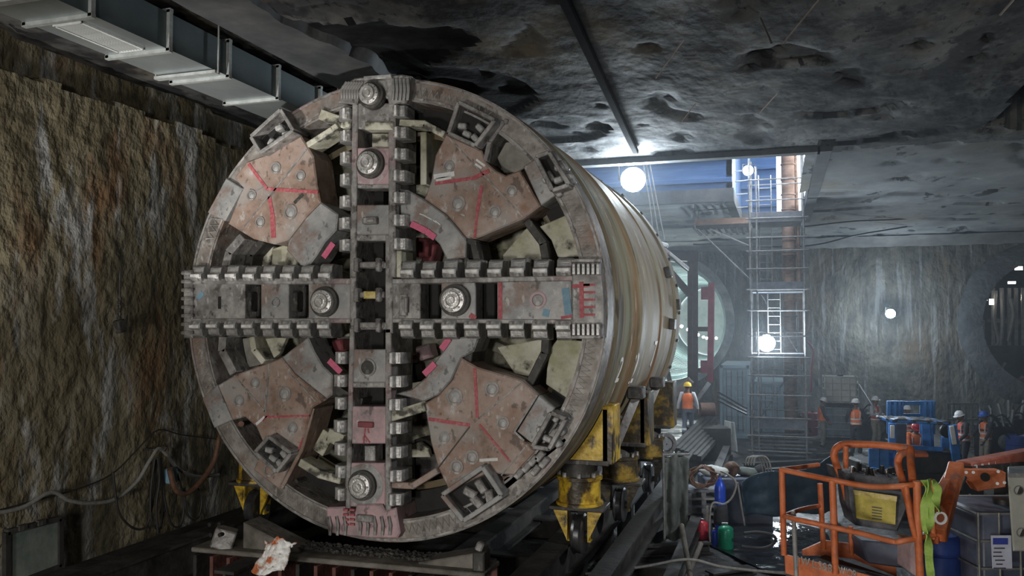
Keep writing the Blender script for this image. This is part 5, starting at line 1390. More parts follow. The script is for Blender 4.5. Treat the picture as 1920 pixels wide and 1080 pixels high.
    root.rotation_euler.z = math.atan2(face_dir[1], face_dir[0]) - PI / 2
    return root
def gz(px, py): p = on_z(px, py, 0.0); return V((p.x, p.y, .0))
# man in the yellow helmet walking away along the cradle beams, seen from behind
pm = P(1290, 821, 27.4)
person('person in yellow helmet and orange vest walking away on the beams beside the shield', pm, FLAT + RIGHT * .25, 'helmet_y', 'vest', 'white_cloth', 'jeans',
       feet=((-.12, -.06), (.13, .14)), hands=((-.33, .02, .86), (.34, .04, .84)), bands=False, cuffs=True, headturn=-.3, scale=1.02)
person('person in white helmet and khaki trousers standing in profile below the caged tanks', P(1542, 838, 29.8), RIGHT * 1 - FLAT * .25, 'helmet_w', 'vest', 'dark_cloth', 'khaki',
       hands=((-.2, .2, .9), (.2, .22, .92)), nod=.35, bands=False)
person('person in white helmet seen from behind, orange vest with pale bands, left of blue frame', P(1606, 850, 27.4), FLAT + RIGHT * .1, 'helmet_w', 'vest', 'dark_cloth', 'dark_cloth',
       hands=((-.24, .2, 1.0), (.25, .18, .98)), bands=True)
person('person in white helmet holding the long pole left behind the blue frame', P(1642, 838, 29.6), -FLAT * .8 + RIGHT * .5, 'helmet_w', 'vest_red', 'white_cloth', 'khaki',
       hands=((-.2, .3, 1.05), (.15, .33, 1.2)))
person('person in red helmet bending inside the blue machine frame', P(1716, 897, 22.4), -FLAT * .9 - RIGHT * .2, 'helmet_r', 'vest', 'vest', 'dark_cloth',
       hands=((-.18, .42, .7), (.18, .42, .7)), lean=.3, nod=.2, crouch=.2)
person('person in white helmet with red vest straps in profile right of the blue frame', P(1810, 890, 24.0), -RIGHT - FLAT * .05, 'helmet_w', 'vest_red', 'dark_cloth', 'dark_cloth',
       hands=((-.2, .3, .95), (.2, .3, .95)), nod=.25, lean=.1, scale=1.04)
person('person in blue helmet with an orange vest at the machines on the right', P(1850, 886, 25.2), -RIGHT - FLAT * .3, 'helmet_b', 'vest', 'dark_cloth', 'khaki',
       hands=((-.22, .3, .9), (.2, .32, 1.0)), nod=.25, scale=1.05)
person('person in orange vest half hidden behind the upper bars of the blue frame', P(1703, 862, 27.5), -FLAT, 'helmet_w', 'vest_red', 'dark_cloth', 'khaki')
# ---------------------------------------------------------------- right foreground
M['orange'] = mat('boom_orange', [(.3, .075, .03), (.58, .15, .05), (.68, .22, .10)], scale=3.5, rough=.5, bump=.25, lo=.3, hi=.62)
layer(M['orange'], (.2, .12, .1), 4, (1, 1, 1), .57, .66, 3.0, .7)
M['console'] = mat('muddy_console', [(.03, .033, .04), (.08, .085, .1), (.17, .17, .185)], scale=4, rough=.6, bump=.4)
M['sign_yellow'] = mat('dirty_yellow_sign', [(.3, .25, .05), (.5, .42, .08), (.6, .5, .13)], scale=6, rough=.6, bump=.2)
M['green_sling'] = mat('green_sling', [(.2, .32, .06), (.34, .5, .1), (.45, .6, .16)], scale=8, rough=.7, bump=.3)
M['blue_paint'] = mat('bright_blue_paint', [(.02, .1, .3), (.04, .2, .55), (.1, .3, .7)], scale=3, rough=.45, bump=.15)
M['blue_cyl'] = plain('blue_cylinder', (.02, .07, .5), .35, .1, .2, 4)
M['green_cyl'] = plain('green_cylinder', (.01, .2, .11), .35, .1, .2, 4)
M['red_cyl'] = plain('red_cylinder', (.45, .03, .05), .4, .1, .25, 4)
M['tarp'] = mat('dark_blue_tarp', [(.01, .022, .035), (.02, .04, .06), (.035, .06, .085)], scale=2, rough=.55, bump=.3)
M['canvas'] = mat('grey_green_canvas', [(.06, .07, .062), (.11, .125, .112), (.17, .185, .17)], scale=2, rough=.8, bump=.4)
M['white_sheet'] = mat('white_cloth_sheet', [(.38, .4, .38), (.55, .56, .53), (.66, .66, .63)], scale=2.5, rough=.8, bump=.4)
M['beige_panel'] = mat('beige_steel_panel', [(.3, .3, .26), (.42, .42, .37), (.5, .5, .45)], scale=1.6, rough=.55, bump=.15)
layer(M['beige_panel'], (.12, .1, .08), 5, (1, 1, .4), .6, .66, 2.0, .7)
M['paper'] = plain('pale_label_paper', (.55, .57, .68), .6, 0, .08, 6)
M['label_blue'] = plain('blue_label', (.05, .07, .35), .6, 0, .2, 6)
M['tank_dark'] = mat('grey_blue_tank', [(.05, .06, .09), (.1, .115, .16), (.17, .18, .24)], scale=1.5, rough=.45, bump=.1)

# ---- boom lift with basket
bl = thing('boom_lift', 'orange boom lift with a railed basket, control console and folded arm in the foreground', 'boom lift', P(1600, 1100, 9.0))
def b(px, py, f=9.0): return P(px / 3 + 1440, py / 3 + 720, f)
def tube_part(name, pts, r, mm='orange', par=bl, n=6, sm=True):
    q = MB(); q.tube(spline(pts, n) if sm and len(pts) > 2 else pts, r, 12); return q.build(name, M[mm], par, smooth=1)
FL, FM, FR = 9.3, 8.7, 8.5      # depths: left corner, front, right
BK = 10.2
tube_part('top_rail', [b(75, 482, FL), b(370, 542, FM + .1), b(560, 575, FM), b(690, 578, FM), b(790, 570, FR + .1), b(925, 548, FR + .2)], .03)
tube_part('top_rail', [b(75, 482, FL), b(282, 455, BK)], .028, sm=False)
tube_part('mid_rail', [b(85, 742, FL), b(200, 770, FM + .2), b(500, 835, FM), b(700, 885, FM), b(760, 882, FR + .1), b(935, 850, FR + .2)], .03)
tube_part('mid_rail', [b(85, 742, FL), b(190, 705, 9.8), b(290, 685, BK)], .026)
tube_part('corner_post', [b(78, 480, FL), b(90, 960, FL)], .034, sm=False)
tube_part('rail_post', [b(362, 540, FM + .1), b(372, 800, FM + .1), b(380, 1065, FM + .1)], .036)
tube_part('rail_post', [b(838, 545, FR + .1), b(845, 800, FR + .1), b(858, 1110, FR + .1)], .04)
tube_part('rail_post', [b(292, 560, BK), b(300, 700, BK), b(312, 930, BK)], .032)
tube_part('rail_post', [b(775, 570, 8.6), b(800, 740, 8.6), b(830, 860, 8.6)], .03)
tube_part('rail_post', [b(465, 800, BK - .3), b(470, 960, BK - .3)], .026, sm=False)
tube_part('rail_post', [b(928, 545, FR + .2), b(930, 870, FR + .2)], .026, sm=False)
# hoops over the console
tube_part('console_hoop', [b(455, 690, 9.6), b(425, 560, 9.6), b(380, 440, 9.6), b(372, 385, 9.6), b(400, 348, 9.6), b(460, 338, 9.6), b(640, 345, 9.4), b(800, 362, 9.2)], .04)
tube_part('console_hoop', [b(438, 350, 9.5), b(438, 475, 9.5)], .03, sm=False)
tube_part('console_hoop', [b(800, 362, 9.2), b(805, 450, 9.0), b(815, 545, 8.8)], .042)
tube_part('console_hoop', [b(790, 380, 9.2), b(745, 400, 9.2), b(732, 450, 9.2), b(755, 540, 9.0), b(800, 700, 8.8), b(835, 860, 8.7)], .04)
# toe boards and floor
q = MB(); q.prism([b(95, 958, FL), b(500, 1062, FM), b(860, 1150, FR), b(860, 1260, FR), b(500, 1180, FM), b(100, 1065, FL)], FLAT * .02 ); 
tb = q.build('toe_board', M['orange'], bl)
q = MB(); q.prism([b(195, 935, BK), b(320, 880, BK), b(480, 900, BK), b(720, 1020, BK - .4), b(725, 1085, BK - .4), b(480, 985, BK), b(320, 965, BK), b(195, 965, BK)], FLAT * .03); q.build('toe_board', M['orange'], bl)
q = MB(); q.prism([b(100, 1058, FL), b(320, 960, BK), b(900, 1150, BK - .8), b(860, 1260, FR)], V((0, 0, -.05))); q.build('basket_floor', M['dark_steel'], bl)
tube_part('hanging_strap', [b(140, 715, FL - .1), b(145, 760, FL - .1), b(160, 1080, FL - .1)], .026, 'grey_plate')
# stencilled lettering on the toe board
def text_on(txt, p0, p1, h, mm, par, name='lettering', upv=None):
    cu = bpy.data.curves.new('txt', 'FONT'); cu.body = txt; cu.size = 1; cu.extrude = .004
    t = bpy.data.objects.new('tmp', cu); COL.objects.link(t)
    dg = bpy.context.evaluated_depsgraph_get(); me = bpy.data.meshes.new_from_object(t.evaluated_get(dg)); bpy.data.objects.remove(t)
    xs = [v.co.x for v in me.vertices]; w_ = max(xs) or 1
    d = (p1 - p0); L = d.length; d.normalize(); u = V((0, 0, 1)) if upv is None else upv
    n = d.cross(u).normalized()
    for v in me.vertices: v.co = p0 + d * (v.co.x / w_ * L) + u * (v.co.y * h / .7) + n * (v.co.z + .004)
    o = bpy.data.objects.new(name, me); me.materials.clear(); me.materials.append(M[mm]); COL.objects.link(o)
    o.parent = par; c = wl(par)
    for v in me.vertices: v.co -= c
    return o
text_on('J W L:3&8', b(165, 1008, FL - .19), b(362, 1060, FM + .05), .085, 'ibc_cage', tb)
text_on('W/OR', b(395, 1066, FM + .02), b(500, 1096, FM - .02), .085, 'ibc_cage', tb)
# console
q = MB(); q.prism([b(455, 560, 9.4), b(765, 590, 9.2), b(790, 700, 9.2), b(735, 835, 9.2), b(500, 800, 9.4), b(470, 700, 9.4)], FLAT * .35 + V((0, 0, .02)), .03)
con = q.build('console', M['console'], bl)
q = MB(); q.prism([b(440, 500, 9.3), b(780, 540, 9.1), b(770, 595, 9.1), b(455, 560, 9.3)], FLAT * .6); q.build('control_panel', M['console'], con)
for k in range(18):
    p = b(470 + 17 * k, 505 + 2 * k + rnd.uniform(-8, 4), 9.25 + rnd.uniform(0, .3))
    q = MB(); q.cyl(p, p + V((rnd.uniform(-.02, .02), 0, rnd.uniform(.05, .14))), rnd.uniform(.012, .025), seg=8); q.build('lever', M['lamp_body'] if k % 4 else M['chrome'], con)
q = MB(); q.prism([b(486, 602, 9.36), b(722, 640, 9.13), b(716, 792, 9.13), b(500, 756, 9.36)], FLAT * .02); sg = q.build('sign_plate', M['sign_yellow'], con)
q = MB(); q.prism([b(480, 595, 9.34), b(726, 632, 9.11), b(724, 662, 9.11), b(486, 622, 9.34)], FLAT * .02); q.build('sign_lip', M['paint_yellow'], sg)
for k in range(5):
    q = MB(); q.prism([b(585, 690 + 16 * k, 9.24), b(640, 698 + 16 * k, 9.19), b(640, 703 + 16 * k, 9.19), b(585, 695 + 16 * k, 9.24)], FLAT * .005); q.build('worn_print', M['console'], sg)
q = MB(); q.prism([b(520, 880, 9.6), b(780, 900, 9.4), b(780, 1040, 9.4), b(560, 1010, 9.6)], FLAT * .4); q.build('tool_box', M['tank_dark'], bl, bev=.02)
q = MB(); q.prism([b(800, 880, 8.75), b(855, 885, 8.65), b(860, 1100, 8.65), b(800, 1060, 8.75)], FLAT * .3); q.build('basket_mount', M['pink_plate'], bl, bev=.01)
# jib arm rising to the right
q = MB(); q.bar(b(955, 850, 8.9), b(1060, 470, 10.2), .17, .17); ja = q.build('jib_arm', M['orange'], bl, bev=.015)
q = MB(); q.bar(b(925, 700, 8.9), b(1040, 480, 10.4), .1, .1); q.build('jib_link', M['orange'], bl, bev=.01)
q = MB(); q.bar(b(935, 880, 8.9), b(1020, 620, 10.0), .09, .09); q.build('jib_link', M['orange'], bl, bev=.01)
q = MB(); q.cyl(b(1065, 600, 10.3), b(1095, 520, 10.4), .05); q.build('jib_ram', M['lamp_body'], bl)
# main boom behind, with knuckle plate
q = MB(); q.bar(b(1100, 478, 11.0), b(1470, 400, 13.0), .22, .2); M['boom_red'] = mat('dull_boom_red', [(.2, .055, .035), (.34, .1, .065), (.42, .17, .12)], scale=3, rough=.6, bump=.2)
bo = q.build('main_boom', M['boom_red'], bl, bev=.02)
for k in range(9):
    p = b(1160 + 34 * k, 462 - 7.2 * k, 11.0 + .2 * k); q = MB(); q.box(p, (.06, .1, .04)); q.build('boom_rivet', M['white_cloth'], bo)
q = MB(); q.bar(b(1110, 490, 10.9), b(1420, 462, 12.4), .16, .14); q.build('boom_track', M['dark_steel'], bl)
q = MB(); q.prism([b(1105, 485, 10.8), b(1320, 488, 10.5), b(1340, 500, 10.5), b(1338, 580, 10.5), b(1185, 605, 10.6), b(1150, 555, 10.7), b(1105, 535, 10.8)], FLAT * .18, .01); kp = q.build('knuckle_plate', M['orange'], bl)
q = MB(); q.cyl(b(1222, 524, 10.6), b(1222, 524, 10.5), .055, seg=16); q.build('pivot_hole', M['dark_fill'], kp)
for px, py in ((1115, 497), (1155, 497), (1295, 493), (1290, 560), (1330, 555)):
    q = MB(); q.cyl(b(px, py, 10.6), b(px, py, 10.48), .02, seg=8); q.build('pin', M['reflect'], kp)
# vertical support of the boom (out of sight behind the tank)
q = MB(); q.bar(b(1330, 520, 11.6), b(1330, 1300, 11.6), .35, .4, up=Y); q.build('mast', M['beam_dark'], bl)
q = MB(); q.box(V((b(1330, 800, 11.6).x, b(1330, 800, 11.6).y, .35)), (1.6, 1.6, .7), RZ(YAW)); q.build('chassis', M['beam_dark'], bl, bev=.05)
# green lifting slings draped over the basket's right corner
for k, (pts, lab) in enumerate((([(880, 540), (895, 600), (880, 700), (890, 820), (900, 860), (905, 960), (915, 1080)], 'long green lifting sling hanging from the basket rail to the floor, leftmost strand'),
                             ([(905, 535), (910, 640), (915, 740), (905, 830), (890, 840)], 'green lifting sling folded over the rail, middle strand'),
                             ([(930, 540), (955, 600), (945, 660), (970, 720)], 'green lifting sling ending in a white steel ring, right strand'))):
    c = [b(x, y, 8.38 - .03 * k) for x, y in pts]; sp = spline(c, 6)
    q = MB()
    n = len(sp)
    for i in range(n - 1):
        pass
    vs = []
    for i, p in enumerate(sp):
        tw = .9 * math.sin(i * .35 + k); d = RIGHT * math.cos(tw) + FLAT * math.sin(tw); w_ = .04
        nn = d.cross(V((0, 0, 1))) * .006
        vs += [p - d * w_ - nn, p + d * w_ - nn, p + d * w_ + nn, p - d * w_ + nn]
    fs = [(0, 1, 2, 3), (4 * n - 1, 4 * n - 2, 4 * n - 3, 4 * n - 4)]
    for i in range(n - 1):
        for j in range(4): fs.append((4 * i + j, 4 * i + (j + 1) % 4, 4 * i + 4 + (j + 1) % 4, 4 * i + 4 + j))
    q.add(vs, fs)
    if k == 2:
        t = thing('hanging_sling', lab, 'sling', c[0], 'green lifting slings'); q.build('webbing', M['green_sling'], t, smooth=1.2)
        p = c[-1] + V((0, 0, -.06)); q = MB(); q.ring(p, FLAT, .045, .065, -.01, .01, 20); q.build('steel_ring', M['reflect'], t)
    else: tag(q.build('hanging_sling', M['green_sling'], smooth=1.2), lab, 'sling', 'green lifting slings')

# ---- blue machine frame with roof
bf = thing('blue_machine', 'bright blue steel machine frame with a dark roof behind the boom lift', 'machine', P(1730, 905, 19.5))
def c3(px, py, f=19.5): return P(px / 6 + 1600, py / 6 + 720, f)
def bar_part(name, a, b_, w_, h_, mm, par=bf, up=V((0, 0, 1))):
    q = MB(); q.bar(a, b_, w_, h_, up); return q.build(name, M[mm], par, bev=.01)
# rear rack
bar_part('rack_rail', c3(385, 215, 21.5), c3(920, 215, 21.5), .1, .1, 'blue_paint')
bar_part('rack_rail', c3(400, 350, 21.5), c3(890, 350, 21.5), .08, .08, 'blue_paint')
for x, w_ in ((400, .1), (450, .16), (500, .14), (545, .08), (785, .16), (835, .2), (885, .14)):
    bar_part('rack_post', c3(x, 190, 21.5), c3(x, 560, 21.5), w_, .1, 'blue_paint', up=Y)
# roof and legs
q = MB(); q.prism([c3(440, 400, 19.2), c3(1100, 430, 18.8), c3(1100, 460, 18.8), c3(440, 440, 19.2)], FLAT * .8); q.build('roof', M['blue_paint'], bf, bev=.02)
q = MB(); q.grid(30, 8, lambda u, v: c3(440 + 660 * u, 398 + 30 * u, 19.2 - .4 * u) + FLAT * (.85 * v) + V((0, 0, .0 + .04 * fbm(u * 9, v * 4, 2)))); q.build('roof_mud', M['dark_steel'], bf, solid=.06)
bar_part('leg', c3(440, 440, 19.2), c3(430, 960, 19.2), .16, .14, 'blue_paint', up=Y)
bar_part('leg', c3(1110, 460, 18.8), c3(1165, 900, 18.8), .18, .16, 'blue_paint', up=Y)
bar_part('leg', c3(810, 440, 20.4), c3(830, 740, 20.4), .2, .14, 'blue_paint', up=Y)
bar_part('leg', c3(870, 440, 20.4), c3(880, 730, 20.4), .1, .14, 'blue_paint', up=Y)
bar_part('leg', c3(520, 440, 20.4), c3(520, 700, 20.4), .3, .14, 'tank_dark', up=Y)
bar_part('leg', c3(1030, 590, 20), c3(1030, 860, 20), .17, .14, 'blue_paint', up=Y)
bar_part('cross_rail', c3(420, 700, 19.2), c3(1000, 735, 19.2), .1, .1, 'blue_paint')
for x in (230, 340): bar_part('step_post', c3(x, 720, 18.8), c3(x, 970, 18.8), .22, .12, 'blue_paint', up=Y)
bar_part('step_rail', c3(190, 960, 18.8), c3(400, 975, 18.8), .22, .12, 'blue_paint')
bar_part('step_rail', c3(200, 735, 18.8), c3(440, 760, 18.8), .1, .1, 'blue_paint')
q = MB(); q.prism([c3(640, 715, 19.4), c3(810, 720, 19.4), c3(850, 790, 19.0), c3(620, 790, 19.0)], V((0, 0, -.08))); q.build('orange_cover', M['vest'], bf, bev=.02)
q = MB(); q.box(c3(760, 860, 19.5) , (1.5, .9, .5), RZ(YAW)); q.build('engine_block', M['beam_dark'], bf, bev=.05)
q = MB(); pp = c3(700, 1060, 19.5); q.box(V((pp.x, pp.y + .3, .6)), (2.6, 1.4, 1.2), RZ(YAW)); q.build('machine_body', M['beam_dark'], bf, bev=.05)
q = MB(); q.lathe(c3(1030, 520, 19.6), -FLAT, [(.02, 0), (.15, .02), (.17, .12), (.14, .16), (.0, .18)], 16); q.build('work_light', M['lamp_body'], bf)
bar_part('white_stripe', c3(440, 465, 19.05), c3(440, 610, 19.05), .1, .05, 'reflect', up=Y)
bar_part('white_stripe', c3(1105, 470, 18.65), c3(1140, 680, 18.65), .1, .05, 'reflect', up=Y)

# ---- tanks and panel at the right edge
p = P(1862, 1040, 9.6)
def ibc_at(c, w_, d_, h, label, rz):
    t = ibc(V((0, 0, 0)), w_, d_, h, label, 'tank_dark', 0, 6, 'pipes'); t.location = c; t.rotation_euler.z = rz; return t
tk = ibc_at(V((p.x + .25, p.y + .6, .55)), 1.2, 1.0, 1.75, 'grey blue caged tank with a white data sheet in the lower right corner', YAW)
q = MB(); q.box((p.x + .25, p.y + .6, .27), (1.3, 1.1, .52), RZ(YAW)); tag(q.build('tank_plinth', M['beam_dark']), 'low black block under the caged tank in the lower right corner', 'block')
def sheet(x0, x1, y0, y1, f):
    s = thing('data_sheet', 'pale printed data sheet with a blue heading tied to the caged tank', 'sign', P((x0 + x1) / 2, y1, f))
    m = MB(); m.prism([P(x0, y0, f), P(x1, y0, f), P(x1 + 2, y1, f), P(x0 + 3, y1, f)], FLAT * .006); o = m.build('paper', M['paper'], s)
    m = MB(); m.prism([P(x0 + 4, y0 + 5, f - .01), P(x1 - 6, y0 + 5, f - .01), P(x1 - 6, y0 + 17, f - .01), P(x0 + 4, y0 + 17, f - .01)], FLAT * .004); m.build('heading_bar', M['label_blue'], o)
    for k, (a, b_) in enumerate(((6, 26), (5, 20), (4, 22), (8, 26), (10, 22), (5, 28))):
        yy = y0 + 23 + k * 7.5; m = MB(); m.prism([P(x0 + a, yy, f - .01), P(x0 + b_, yy, f - .01), P(x0 + b_, yy + 2.2, f - .01), P(x0 + a, yy + 2.2, f - .01)], FLAT * .003); m.build('print_line', M['console'], o)
sheet(1858, 1896, 1004, 1066, 9.32)
t = thing('beige_cabinet', 'beige steel cabinet side with two round dark holes at the right edge', 'cabinet', P(1915, 1050, 8.6))
f = 8.6
RD = V((ray(1889, 960).x, ray(1889, 960).y, 0)).normalized()
m = MB(); m.prism([P(1889, 893, f), P(2120, 893, f), P(2130, 1034, f), P(1899, 1034, f)], RD * .5, .015); cb = m.build('cabinet_body', M['beige_panel'], t)
for px, py in ((1909, 919), (1914, 998)):
    m = MB(); m.lathe(P(px, py, f - .0), -FLAT, [(.052, -.01), (.052, .012), (.04, .012), (.04, -.01)], 20, False); m.build('hole_rim', M['pipes'], cb)
    m = MB(); m.cyl(P(px, py, f - .002), P(px, py, f - .006), .042, seg=20); m.build('hole', M['dark_fill'], cb)
m = MB(); m.prism([P(1890, 888, f - .03), P(2121, 878, f - .03), P(2121, 896, f - .03), P(1890, 896, f - .03)], RD * .5); m.build('cabinet_top', M['grey_plate'], t, bev=.01)
m = MB(); pq = P(2080, 1150, f + .3); m.box((pq.x, pq.y, 1.1), (.5, .5, 2.2), RZ(YAW)); m.build('cabinet_base', M['beam_dark'], t)
p = P(1764, 1030, 10.2); m = MB(); m.lathe((p.x, p.y, 1.05), (0, 0, 1), [(.2, 0), (.22, .03), (.22, .3), (.235, .32), (.22, .34), (.22, .6), (.235, .62), (.22, .64), (.22, .82), (.19, .85)], 22)
t = thing('drum', 'dark blue plastic drum between the jib arm and the caged tank', 'drum', (p.x, p.y, 0)); m.build('drum_body', M['drum_blue'], t)
m = MB(); m.box((p.x, p.y, .52), (.6, .6, 1.04), RZ(YAW)); tag(m.build('drum_stand', M['beam_dark']), 'black block carrying the dark blue drum behind the jib arm', 'block')

# ---- tarpaulin screen
m = MB()
def tf(u, v):
    top = P(1388 + 180 * u, 905 - 50 * u - 8 * math.sin(u * 7), 17.0 + 2.0 * u); bot = P(1395 + 170 * u, 968 - 8 * u, 17.0 + 2.0 * u)
    q = top.lerp(bot, v); return q + FLAT * (.12 * math.sin(u * 14) * (.3 + v) + .06 * fbm(u * 6, v * 5, 2))
m.grid(50, 16, tf); tag(m.build('tarpaulin', M['tarp'], smooth=1.2, solid=.015), 'dark blue tarpaulin screen stretched left of the boom basket', 'tarpaulin')
m = MB(); m.cyl(P(1383, 905, 16.9), P(1396, 985, 16.9), .02, seg=8); tag(m.build('tarpaulin_pole', M['scaf']), 'thin pole holding up the left edge of the blue tarpaulin', 'pole')
# ---- canvas draped over a frame beside the rails
m = MB()
def kf(u, v):
    t_ = P(1244 + 46 * u, 852 + 6 * math.sin(u * 8), 16.6 + .4 * u); b_ = P(1246 + 40 * u, 1012, 16.6 + .4 * u)
    return t_.lerp(b_, v) + FLAT * (.1 * math.sin(u * 11) + .05 * fbm(u * 5, v * 6, 5))
m.grid(24, 24, kf); cv = thing('canvas_screen', 'grey green canvas draped over a post right of the rails', 'canvas', P(1265, 1014, 16.7)); m.build('canvas', M['canvas'], cv, smooth=1.2, solid=.015)
m = MB(); m.cyl(P(1243, 850, 16.5), P(1246, 1014, 16.5), .025, seg=8); m.build('post', M['scaf'], cv)
m = MB(); m.cyl(P(1243, 853, 16.5), P(1292, 852, 17.0), .022, seg=8); m.build('top_bar', M['scaf'], cv)
# ---- gas cylinders
def gas(name, px, pybase, pytop, r, label, mm, group='gas cylinders', f=None):
    q = on_z(px, pybase, 0.0); f_ = (q - CAM).dot(FLAT); h = (pybase - pytop) / F * f_ * .97
    t = thing(name, label, 'gas cylinder', (q.x, q.y, 0), group)
    m = MB(); m.lathe((q.x, q.y, 0), (0, 0, 1), [(r * .9, 0), (r, .02), (r, h * .78), (r * .85, h * .85), (r * .4, h * .91), (r * .3, h * .92), (r * .3, h * .95)], 22); m.build('cylinder_body', M[mm], t, smooth=.7)
    m = MB(); m.cyl((q.x, q.y, h * .94), (q.x, q.y, h), r * .22, seg=10); m.cyl((q.x - r * .5, q.y, h * .97), (q.x + r * .3, q.y, h * .97), r * .14, seg=8); m.build('valve', M['chrome'], t)
gas('gas_cylinder', 1351, 1022, 886, .11, 'tall blue gas cylinder standing amid the hoses left of the tarpaulin', 'blue_cyl')
gas('gas_cylinder', 1361, 1032, 980, .15, 'short green gas cylinder in front of the tall blue one', 'green_cyl')
gas('gas_cylinder', 1317, 1018, 972, .13, 'short red gas cylinder left of the blue ones', 'red_cyl')
gas('gas_cylinder', 1341, 1026, 990, .06, 'smallest blue bottle squeezed between red and green cylinders', 'blue_cyl')
q = on_z(1352, 1022, 0); m = MB()
m.lathe((q.x, q.y, .42), (0, 0, 1), [(.135, 0), (.15, .1), (.14, .28), (.125, .4)], 16, False); tag(m.build('cylinder_wrap', M['dark_cloth'], solid=.01), 'dark cloth wrapped round the middle of the tall blue cylinder', 'cloth')
cable('gas_hose', 'pale hose looping from the blue cylinder valve down to the floor', [P(1352, 884, 16.6), P(1365, 890, 16.4), P(1380, 905, 16.3), P(1374, 930, 16.3), P(1358, 945, 16.3), P(1335, 945, 16.3), P(1330, 990, 16.3), P(1331, 1016, 16.3)], .02, 'cable', 'hose')
m = MB(); m.lathe(on_z(1327, 1014, 0), (0, 0, 1), [(.16, 0), (.15, .05), (.07, .4), (.03, .68), (.02, .72)], 16); tag(m.build('traffic_cone', M['white_sheet']), 'white cone between the red cylinder and the blue bottle', 'cone')
# ---- stacked crates, coil of hose, sacks on top
q0 = P(1312, 958, 17.4)
st = thing('pallet_stack', 'dark slatted stack of pallets under the coiled hose', 'pallet stack', (q0.x, q0.y, 0))
for k in range(6):
    z = .16 + k * .16
    m = MB()
    m.box((q0.x, q0.y + .3, z), (.75, .6, .05), RZ(YAW)); m.build('deck_board', M['board'] if k % 2 else M['pipes'], st)
    for dx in (-.3, 0, .3):
        m = MB(); p_ = V((q0.x, q0.y + .3, z - .08)) + RIGHT * dx; m.box(p_, (.1, .55, .11), RZ(YAW)); m.build('block', M['board'], st)
top = V((q0.x, q0.y + .3, 1.02))
m = MB(); pts = []
for k in range(130):
    a = k * .42; pts.append(top + RIGHT * ((.26 + .06 * math.sin(k * .9)) * math.cos(a)) + V((0, 0, .22 + (.2 + .05 * math.cos(k * 1.3)) * math.sin(a))) + FLAT * (-.3 + .002 * k + .05 * math.sin(k * 2.1)))
m.tube(pts, .018, 6); tag(m.build('hose_coil', M['hose_rust'], smooth=1.5), 'tangled coil of brown hose on the pallet stack', 'hose coil')
q1 = P(1375, 900, 18.4)
m = MB(); m.box((q1.x, q1.y + .4, .52), (1.5, .8, 1.04), RZ(YAW)); bench = m.build('tool_chest', M['tank_dark'], bev=.03); tag(bench, 'dark blue tool chest heaped with sacks behind the blue gas cylinder', 'chest')
for k, (dx, dz, s_, mm, lab) in enumerate(((-.45, 0, (.34, .2, .12), 'white_sheet', 'pale grey sack lying at the left end of the tool chest'), (-.05, 0, (.16, .16, .18), 'hose_rust', 'brown sack on the middle of the tool chest'), (.3, 0, (.26, .2, .1), 'canvas', 'green grey bundle on the right of the tool chest'), (.6, 0, (.14, .18, .14), 'dark_cloth', 'black bundle at the right end of the tool chest'))):
    m = MB(); c = V((q1.x, q1.y + .35, 1.04 + s_[2] * .85)) + RIGHT * dx
    m.ball(c, s_, 16, 10); 
    m.v = [p + V((0, 0, .03)) * fbm(p.x * 6, p.y * 6, p.z * 6) + RIGHT * .04 * fbm(p.x * 5, p.z * 7, 3) for p in m.v]
    tag(m.build('sack', M[mm], smooth=1.2), lab, 'sack', 'sacks on the tool chest')
for k in range(4):
    c = P(1398 + 5 * k, 868, 18.1 - .06 * k)
    cable('looped_hose', ('nearest', 'second', 'third', 'rearmost')[3 - k] + ' pale hose arching over the right end of the tool chest', [c + V((0, 0, -.05)), c + V((.05, 0, .12)), c + V((.28, 0, .12)), c + V((.38, 0, -.25)), c + V((.4, 0, -.7))], .018, 'cable', 'hose', 'hoses arching over the chest')
# white cloth hanging near the container
m = MB()
m.grid(14, 24, lambda u, v: P(1358 + 20 * u + 4 * v, 788 + 4 * u + 56 * v, 27.5) + FLAT * (.1 * math.sin(u * 9 + v * 2)))
tag(m.build('hanging_sheet', M['white_sheet'], smooth=1.2, solid=.02), 'white cloth sheet hanging over dark bars before the blue container', 'sheet')
# steel hoop drum beside the shield tail
t = thing('cable_reel', 'round steel cable reel on its side by the shield tail', 'reel', P(1246, 838, 22))
c = P(1246, 832, 22); 
m = MB(); m.ring(c, -FLAT + RIGHT * .3, .2, .3, -.1, .1, 28); m.build('flange', M['steel'], t)
m = MB(); m.ring(c, -FLAT + RIGHT * .3, .02, .16, -.16, .12, 20); m.build('drum_core', M['grey_plate'], t)
# dark timber skip between the rails and the canvas
t = thing('beam_pile', 'dark pile of steel beams beside the man in the yellow helmet', 'pile', P(1320, 850, 24))
for k in range(7):
    a = P(1262 + 8 * k, 842 + 3 * k, 23); b_ = P(1330 + 4 * k, 775 + 6 * k, 30); m = MB(); m.bar(a, b_, .14, .14); m.build('beam', M['beam_dark'], t)
m = MB(); p = P(1326, 800, 27.5); m.box((p.x, p.y, p.z / 2), (1.3, 1.0, p.z), RZ(YAW)); m.build('skip', M['beam_dark'], t)
m = MB(); p = P(1325, 768, 28.6); m.lathe(p - RIGHT * .25, RIGHT, [(.2, 0), (.24, .02), (.24, .5), (.2, .52)], 18); tag(m.build('orange_drum', M['hose_rust'], smooth=.5), 'rusty orange drum lying on its side on the beam pile', 'drum')
for k in range(3):
    m = MB(); m.bar(P(1346, 735 + 8 * k, 30 - k), P(1400, 765 + 6 * k, 27 - k), .05, .05); tag(m.build('thin_beam', M['beam_dark']), ('upper', 'middle', 'lower')[k] + ' thin dark bar slanting before the left blue container', 'bar')
